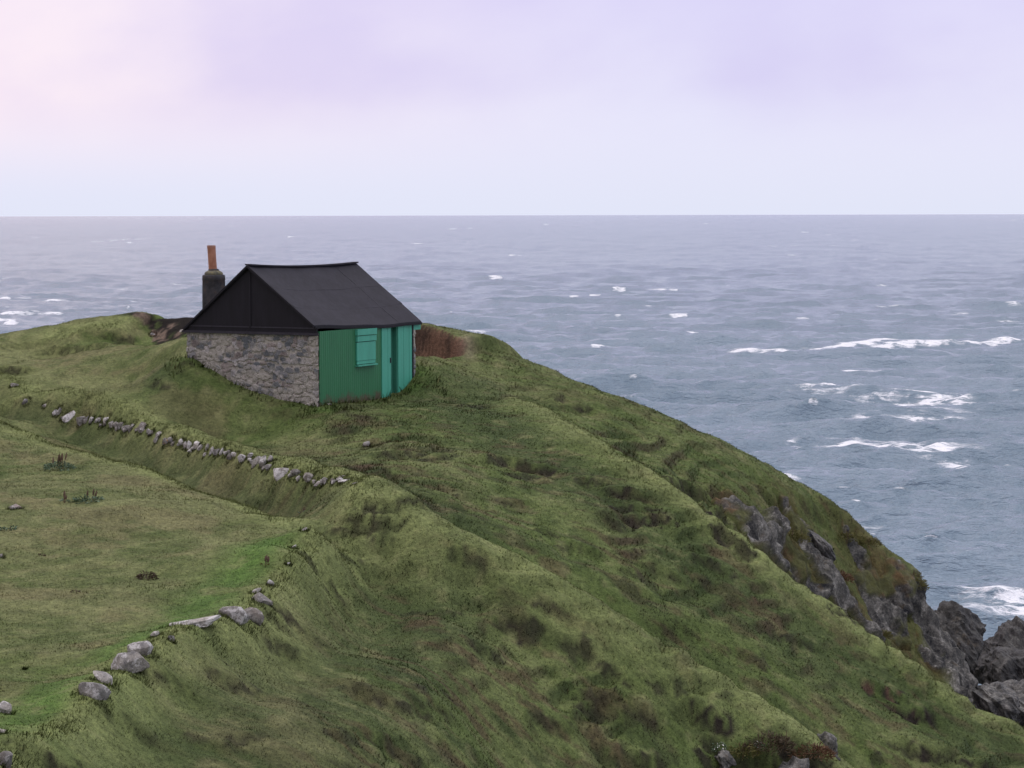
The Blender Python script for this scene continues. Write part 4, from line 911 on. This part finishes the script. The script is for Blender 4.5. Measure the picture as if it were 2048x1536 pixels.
for (u, v, w, h, m, r, lab) in (
 (52, 806, 18, 20, 'dark', 0, 'weathered stone at the far left end of the upper bank'), (91, 812, 15, 10, 'pale', -10, 'small pale stone in grass near the left end of the upper bank'), (121, 824, 18, 24, 'grey', 12, 'upright grey stone touching the big white boulder'),
 (143, 833, 34, 30, 'pale', 8, 'big white boulder at the left of the upper bank'), (166, 841, 24, 26, 'brown', -25, 'brownish leaning stone right of the big white boulder'), (183, 842, 11, 20, 'grey', 15, SMALL), (200, 842, 11, 17, 'grey', 10, SMALL),
 (214, 838, 15, 20, 'pale', 25, 'cream upright stone in the left part of the upper bank'), (233, 849, 17, 13, 'brown', 0, SMALL), (257, 857, 32, 20, 'dark', 6, 'wide dark stone in the middle of the upper bank'), (284, 856, 20, 28, 'brown', 20, 'tall brown stone right of the wide dark stone'),
 (301, 868, 9, 20, 'grey', 18, SMALL), (321, 868, 22, 12, 'grey', -8, SMALL), (336, 883, 20, 15, 'orange', 0, 'stone covered with bright orange lichen'), (361, 888, 19, 16, 'grey', 10, SMALL),
 (379, 892, 15, 26, 'pale', -8, 'left of two upright pale stones side by side'), (395, 890, 15, 27, 'pale', 6, 'right of two upright pale stones side by side'), (410, 909, 11, 11, 'grey', 0, SMALL), (438, 903, 26, 15, 'dark', 5, 'flat dark stone left of the white streaked stones'),
 (458, 905, 13, 12, 'grey', 0, SMALL), (470, 910, 18, 12, 'pale', 15, 'white streaked slanting stone'), (485, 918, 20, 24, 'grey', -20, SMALL), (500, 912, 11, 24, 'grey', 22, SMALL), (511, 924, 15, 34, 'pale', 26, 'long pale leaning stone left of the square block'), (526, 926, 17, 44, 'grey', 14, 'tallest thin grey stone left of the square block'),
 (541, 919, 13, 20, 'brown', 0, SMALL), (565, 946, 40, 40, 'pale', 4, 'large square pale block, biggest of the upper bank'), (592, 947, 26, 22, 'dark', 8, 'dark stone touching the right side of the square block'), (620, 955, 30, 26, 'pink', 10, 'reddish stone right of the square block'),
 (636, 968, 18, 14, 'pale', 0, 'rounded pale stone below the reddish stone'), (650, 964, 14, 16, 'grey', 0, SMALL), (668, 964, 16, 11, 'grey', 0, SMALL), (690, 962, 26, 8, 'pale', -8, 'white flat stone near the corner of the two banks'), (683, 954, 22, 6, 'pink', -12, 'thin red stone near the corner of the two banks'),
 (712, 966, 20, 6, 'pale', -16, 'thin white stone nearest the corner of the two banks')):
    stone(u, v, w * .95, h * .9, m, r, lab, UP, 'wall_stone', 3)
g7 = np.random.default_rng(77); row_u = [60, 140, 230, 284, 361, 438, 485, 565, 636, 700]; row_v = [808, 836, 850, 864, 890, 905, 918, 944, 960, 964]
for uu_ in np.arange(108, 690, 10.5):
    u = uu_ + g7.uniform(-4, 4); v = np.interp(u, row_u, row_v) + g7.uniform(-5, 6)
    if g7.random() < .22: continue
    stone(u, v, g7.uniform(9, 17), g7.uniform(9, 21), ['grey', 'pale', 'grey', 'brown', 'dark'][g7.integers(5)], g7.uniform(-10, 28), SMALL, UP, 'wall_stone', 3)
for (u, v, w, h) in ((607, 1060, 18, 6), (586, 1095, 16, 5), (575, 1128, 12, 5)):
    stone(u, v, w, h, 'pale', -35, 'small pale stone showing through the turf along the inner edge of the bank', 'stones in the inner edge of the bank', 'stone', 3)

# rocks of the shore and cliff
def rock_mat(name, k):
    m, t, b = new_mat(name); oc = objco(t); c, hgt = rock_color(t, oc, k); t.links.new(c, b.inputs['Base Color']); b.inputs['Roughness'].default_value = .75; bump(t, b, hgt, 1., .12); return m
RM1, RM2, RM3 = rock_mat('dark_wet_rock', .36), rock_mat('grey_shore_rock', .95), rock_mat('cliff_rock', .8)
def rock(u, v, D, wpx, hpx, dm, mat, label, rot=0., seed=1, facets=16, group=None, strata=(.8, .1, .6), sub=6):
    k = D / F; V, Fc = stone_shape(sub, seed, facets, .66, .05)
    V = V / np.abs(V).max(0); V = V * np.array([wpx * k / 2, dm, hpx * k / 2])
    r = math.radians(rot); V = np.stack([V[:, 0] * math.cos(r) + V[:, 2] * math.sin(r), V[:, 1], -V[:, 0] * math.sin(r) + V[:, 2] * math.cos(r)], 1)
    st = np.array(strata); st = st / np.linalg.norm(st); s = V @ st
    q = np.stack([s * 4.2, (V[:, 0] - V[:, 2]) * .5, V[:, 1] * .5], 1) + seed
    rd = 1 - np.abs(fbm3(q, 4, seed)); nn = V / (np.linalg.norm(V, axis=1)[:, None] + 1e-6)
    rd2 = 1 - np.abs(fbm3(V * 1.3 + seed, 5, seed + 2))
    V = V + nn * ((rd - .78) * .30 + (rd2 - .8) * .26)[:, None]
    o = mesh_np('sea_rock', V, Fc, mat, True); o.location = P(u, v, D)
    o.data.set_sharp_from_angle(angle=math.radians(35))
    return tag(o, label, 'rock', group)
SH = 'rocks at the foot of the cliff'
rock(1893, 1282, 86, 150, 165, 2.2, RM1, 'dark blue grey rock with a flat top beside the cliff', 8, 11, group=SH)
rock(2035, 1324, 88, 190, 185, 2.6, RM1, 'dark slanting rock ridge against the white surf', -14, 23, group=SH)
rock(2020, 1345, 82, 150, 120, 2.0, RM1, 'dark streaked rock in front of the slanting ridge', -28, 31, group=SH)
rock(2030, 1425, 78, 170, 130, 2.2, RM2, 'pale grey lumpy rock at the right edge', -20, 45, group=SH)
rock(1985, 1405, 76, 90, 90, 1.4, RM2, 'smaller grey rock next to the grass slope', -30, 57, group=SH)
OUT = 'outcrops in the turf at the bottom right'
rock(1652, 1500, 53.9, 76, 58, .7, RM2, 'grey outcrop on the crest of the grass spur', 35, 61, group=OUT, sub=5)
rock(1440, 1516, 52.2, 56, 58, .55, RM2, 'rounded grey outcrop beside white flowers at the bottom edge', 10, 62, group=OUT, sub=5)
rock(1585, 1538, 52.2, 74, 46, .55, RM2, 'low grey outcrop cut off by the bottom edge', -15, 63, group=OUT, sub=5)
CLF = 'bare outcrops in the cliff'
rock(1522, 1095, 70.2, 50, 110, .7, RM3, 'pale grey outcrop at the left end of the cliff', -32, 71, group=CLF, sub=5)
rock(1640, 1098, 73.6, 40, 90, .5, RM3, 'narrow grey outcrop between brown cushions of grass', -30, 72, group=CLF, sub=5)

# plants
def leaf_mat(name, col, var=.3):
    m, t, b = new_mat(name); a = texn(t, objco(t), 14, 3, .6)
    t.links.new(mixc(t, maprange(t, a, .3, .7), tuple(x * (1 - var) for x in col), tuple(x * (1 + var) for x in col)), b.inputs['Base Color']); b.inputs['Roughness'].default_value = .6; b.inputs['Specular IOR Level'].default_value = .25; return m
LG = leaf_mat('dock_leaf', (.105, .155, .090)); LB = leaf_mat('dead_stalk', (.105, .068, .045)); LD = leaf_mat('heather_leaf', (.070, .052, .030)); LW = leaf_mat('white_petal', (.72, .73, .68), .1); LR = leaf_mat('rusty_leaf', (.125, .068, .036)); LO = leaf_mat('sea_grass_leaf', (.13, .125, .040))
def leaves(n, r, h, lw, ll, seed, up=.4, dome=True):
    g = np.random.default_rng(seed); a = g.random(n) * 6.283; d = r * np.sqrt(g.random(n)); x, y = d * np.cos(a), d * np.sin(a)
    z = (h * np.sqrt(np.clip(1 - (d / r) ** 2, 0, 1)) * g.uniform(.3, 1, n)) if dome else g.random(n) * h
    dr = np.stack([np.cos(a), np.sin(a), np.full(n, up)], 1) + g.normal(0, .5, (n, 3)); dr /= np.linalg.norm(dr, axis=1)[:, None]
    sd_ = np.cross(dr, g.normal(0, 1, (n, 3))); sd_ /= np.linalg.norm(sd_, axis=1)[:, None]; c = np.stack([x, y, z], 1); L = (ll * g.uniform(.6, 1.3, n))[:, None]; w = (lw * g.uniform(.7, 1.2, n))[:, None]
    V = np.stack([c, c + dr * L * .5 + sd_ * w, c + dr * L - [0, 0, .02], c + dr * L * .5 - sd_ * w], 1).reshape(-1, 3); return V, np.arange(4 * n).reshape(-1, 4)
def stalks(n, r, h, seed, head=.02):
    g = np.random.default_rng(seed); V, Fc = [], []
    for i in range(n):
        a = g.random() * 6.28; d = r * g.random(); b0 = np.array([d * math.cos(a), d * math.sin(a), -.03]); tp = b0 + [g.normal(0, .12) * h + .05, g.normal(0, .1) * h, h * g.uniform(.7, 1.1)]
        for (lo, hi, ra, rb) in ((b0, tp, .006, .004), (b0 * .35 + tp * .65, tp + [0, 0, .03], head * .8, head * .4)):
            k = len(V)
            for q, rr_ in ((lo, ra), (lo * .5 + hi * .5, max(ra, rb) * (1.2 if ra > .006 else 1)), (hi, rb)):
                for j in range(5): V.append(q + np.array([rr_ * math.cos(j * 1.2566), rr_ * math.sin(j * 1.2566), 0]))
            for l in (0, 5): Fc += [[k + l + j, k + l + (j + 1) % 5, k + l + 5 + (j + 1) % 5, k + l + 5 + j] for j in range(5)]
    return np.array(V), np.array(Fc)
def plant(name, u, v, label, cat, parts, group=None):
    p = at(u, v); e = empty(name, p - np.array([0, 0, .02])); tag(e, label, cat, group)
    for (pn, (V, Fc), m) in parts:
        if pn in ('stem', 'seed_stalk'):                 # every stalk a part of its own
            for i in range(len(V) // 30):
                o = mesh_np(pn, V[30 * i:30 * i + 30], np.asarray(Fc)[20 * i:20 * i + 20] - 30 * i, m, False); o.parent = e
            continue
        o = mesh_np(pn, V, Fc, m, False); o.parent = e
    return e
plant('dock_plant', 118, 938, 'leafy dock plant with brown seed heads in the left field', 'plant', [('foliage', leaves(260, .34, .20, .018, .11, 1), LG), ('seed_stalk', stalks(9, .2, .42, 2, .022), LB)])
plant('dock_plant', 178, 1003, 'low blue green leafy plant in the left field, below the tall dock', 'plant', [('foliage', leaves(200, .34, .12, .018, .10, 3), LG), ('seed_stalk', stalks(3, .15, .28, 4, .025), LB)])
plant('dead_stalk', 128, 1004, 'short brown dead stalk left of the low leafy plant', 'plant', [('seed_stalk', stalks(4, .06, .24, 5, .025), LB), ('foliage', leaves(14, .1, .08, .02, .1, 6), LG)])
plant('heather_tuft', 294, 1157, 'small brown heather tuft in the middle of the left field', 'plant', [('foliage', leaves(220, .17, .14, .010, .09, 7), LD), ('stem', stalks(1, .08, .12, 8, .01), LB)])
plant('dead_stalk', 529, 1130, 'thin brown dead stalk beside the bright grass strip', 'plant', [('seed_stalk', stalks(4, .05, .2, 9, .022), LB), ('foliage', leaves(12, .08, .06, .015, .08, 10), LO)])
plant('dead_stalk', 604, 1026, 'dark thistle stalk at the foot of the upper bank', 'plant', [('seed_stalk', stalks(3, .04, .16, 11, .02), LB), ('foliage', leaves(16, .08, .06, .015, .08, 12), LG)])
plant('dock_plant', 18, 1060, 'small dark green leafy clump at the left edge', 'plant', [('foliage', leaves(60, .16, .10, .02, .09, 13), LG), ('stem', stalks(1, .05, .1, 14, .012), LB)])
plant('heather_tuft', 84, 1112, 'tiny dark tuft left of the brown heather tuft', 'plant', [('foliage', leaves(60, .08, .07, .008, .05, 15), LD), ('stem', stalks(1, .03, .05, 16, .008), LB)])
plant('heather_tuft', 150, 1184, 'tiny dark tuft below the brown heather tuft', 'plant', [('foliage', leaves(60, .09, .06, .008, .05, 17), LD), ('stem', stalks(1, .03, .05, 18, .008), LB)])
for (u, v, r, h, lab, sd_, m) in ((1772, 1160, .22, .26, 'clump of white sea campion on the cliff', 21, LG), (1660, 1178, .16, .12, 'few white flowers above the spur in the red cushion', 22, LO), (1435, 1500, .2, .2, 'white flowering clump on the outcrop at the bottom edge', 23, LG), (1515, 1492, .12, .12, 'small white flower clump right of the bottom outcrop', 24, LG)):
    plant('sea_campion', u, v, lab, 'flowers', [('foliage', leaves(120, r, h, .012, .07, sd_), m), ('blossom', leaves(34, r * .95, h * 1.15, .016, .03, sd_ + 50), LW)], 'white flowers on the rocks')
for (u, v, r, h, lab, sd_, m) in ((1668, 1162, .55, .30, 'rusty red cushion of plants on the cliff', 31, LR), (1580, 1082, .55, .32, 'round olive cushion of grass beside the left cliff outcrop', 32, LO), (1690, 1080, .6, .26, 'olive cushion of grass along the top ledge of the cliff', 33, LO), (1822, 1180, .5, .55, 'yellowish hanging tuft at the outer edge of the cliff', 34, LO), (1625, 1515, .45, .28, 'rusty plants below the crest outcrop', 35, LR), (1535, 1500, .55, .34, 'brown ferny cushion between the bottom outcrops', 36, LD), (1485, 1512, .34, .26, 'olive tuft between the white flower clumps', 37, LO), (1735, 1090, .4, .22, 'small olive cushion nearest the seaward edge of the cliff', 38, LO), (1765, 1275, .25, .2, 'brown green tuft low in the dark cliff wall', 39, LO)):
    plant('cushion_plant', u, v, lab, 'plant', [('foliage', leaves(int(1500 * r), r, h, .012, .13, sd_, .8), m), ('stem', stalks(int(14 * r) + 3, r * .7, h * 1.3, sd_ + 9, .008), LB)], 'cushions of plants on the rocks')

# ------------------------------------------------------------------ longer grass that grows round the stones and over the lip of the banks
g9 = np.random.default_rng(909); LX, LY = [], []
for (c, a, h_) in STONES:
    k = int(50 + 520 * a); th = g9.random(k) * 6.283; rr9 = a * (.75 + .5 * g9.random(k))
    LX.append(c[0] + rr9 * np.cos(th)); LY.append(c[1] - .35 * a + rr9 * .75 * np.sin(th))
for pl, *_ in RIDGES[:3] + RIDGES[5:]:
    for a_, b_ in zip(pl[:-1], pl[1:]):
        L_ = np.hypot(*(b_ - a_)[:2]); k = int(150 * L_); tt = g9.random(k)
        LX.append(a_[0] + (b_[0] - a_[0]) * tt + g9.normal(0, .14, k)); LY.append(a_[1] + (b_[1] - a_[1]) * tt + g9.normal(0, .14, k))
LX = np.concatenate(LX); LY = np.concatenate(LY); n = len(LX); LZ = samp(GZ, LX, LY); ln = gnormal(LX, LY)
hh = .03 + .055 * g9.random(n); w9 = .007 + .007 * g9.random(n); th = g9.random(n) * 6.283
tip = np.stack([LX + (.5 + g9.normal(0, .5, n)) * hh, LY + g9.normal(-.2, .5, n) * hh, LZ + hh], 1)
V = np.stack([np.stack([LX - np.cos(th) * w9, LY - np.sin(th) * w9, LZ - .02], 1), np.stack([LX + np.cos(th) * w9, LY + np.sin(th) * w9, LZ - .02], 1), tip], 1).reshape(-1, 3)
lc = samp(gcol, LX, LY) * (1.05 + .35 * g9.standard_normal((n, 1))).clip(.4, 2)
nr = ln + g9.normal(0, .2, (n, 3)); nr /= np.linalg.norm(nr, axis=1)[:, None]
lg = mesh_np('long_grass', V, np.arange(3 * n).reshape(-1, 3), mg, False, {'tint': ('FLOAT_COLOR', np.repeat(lc.clip(.006, .9), 3, 0)), 'lean': ('FLOAT_VECTOR', np.repeat(nr, 3, 0))})
tag(lg, kind='stuff')
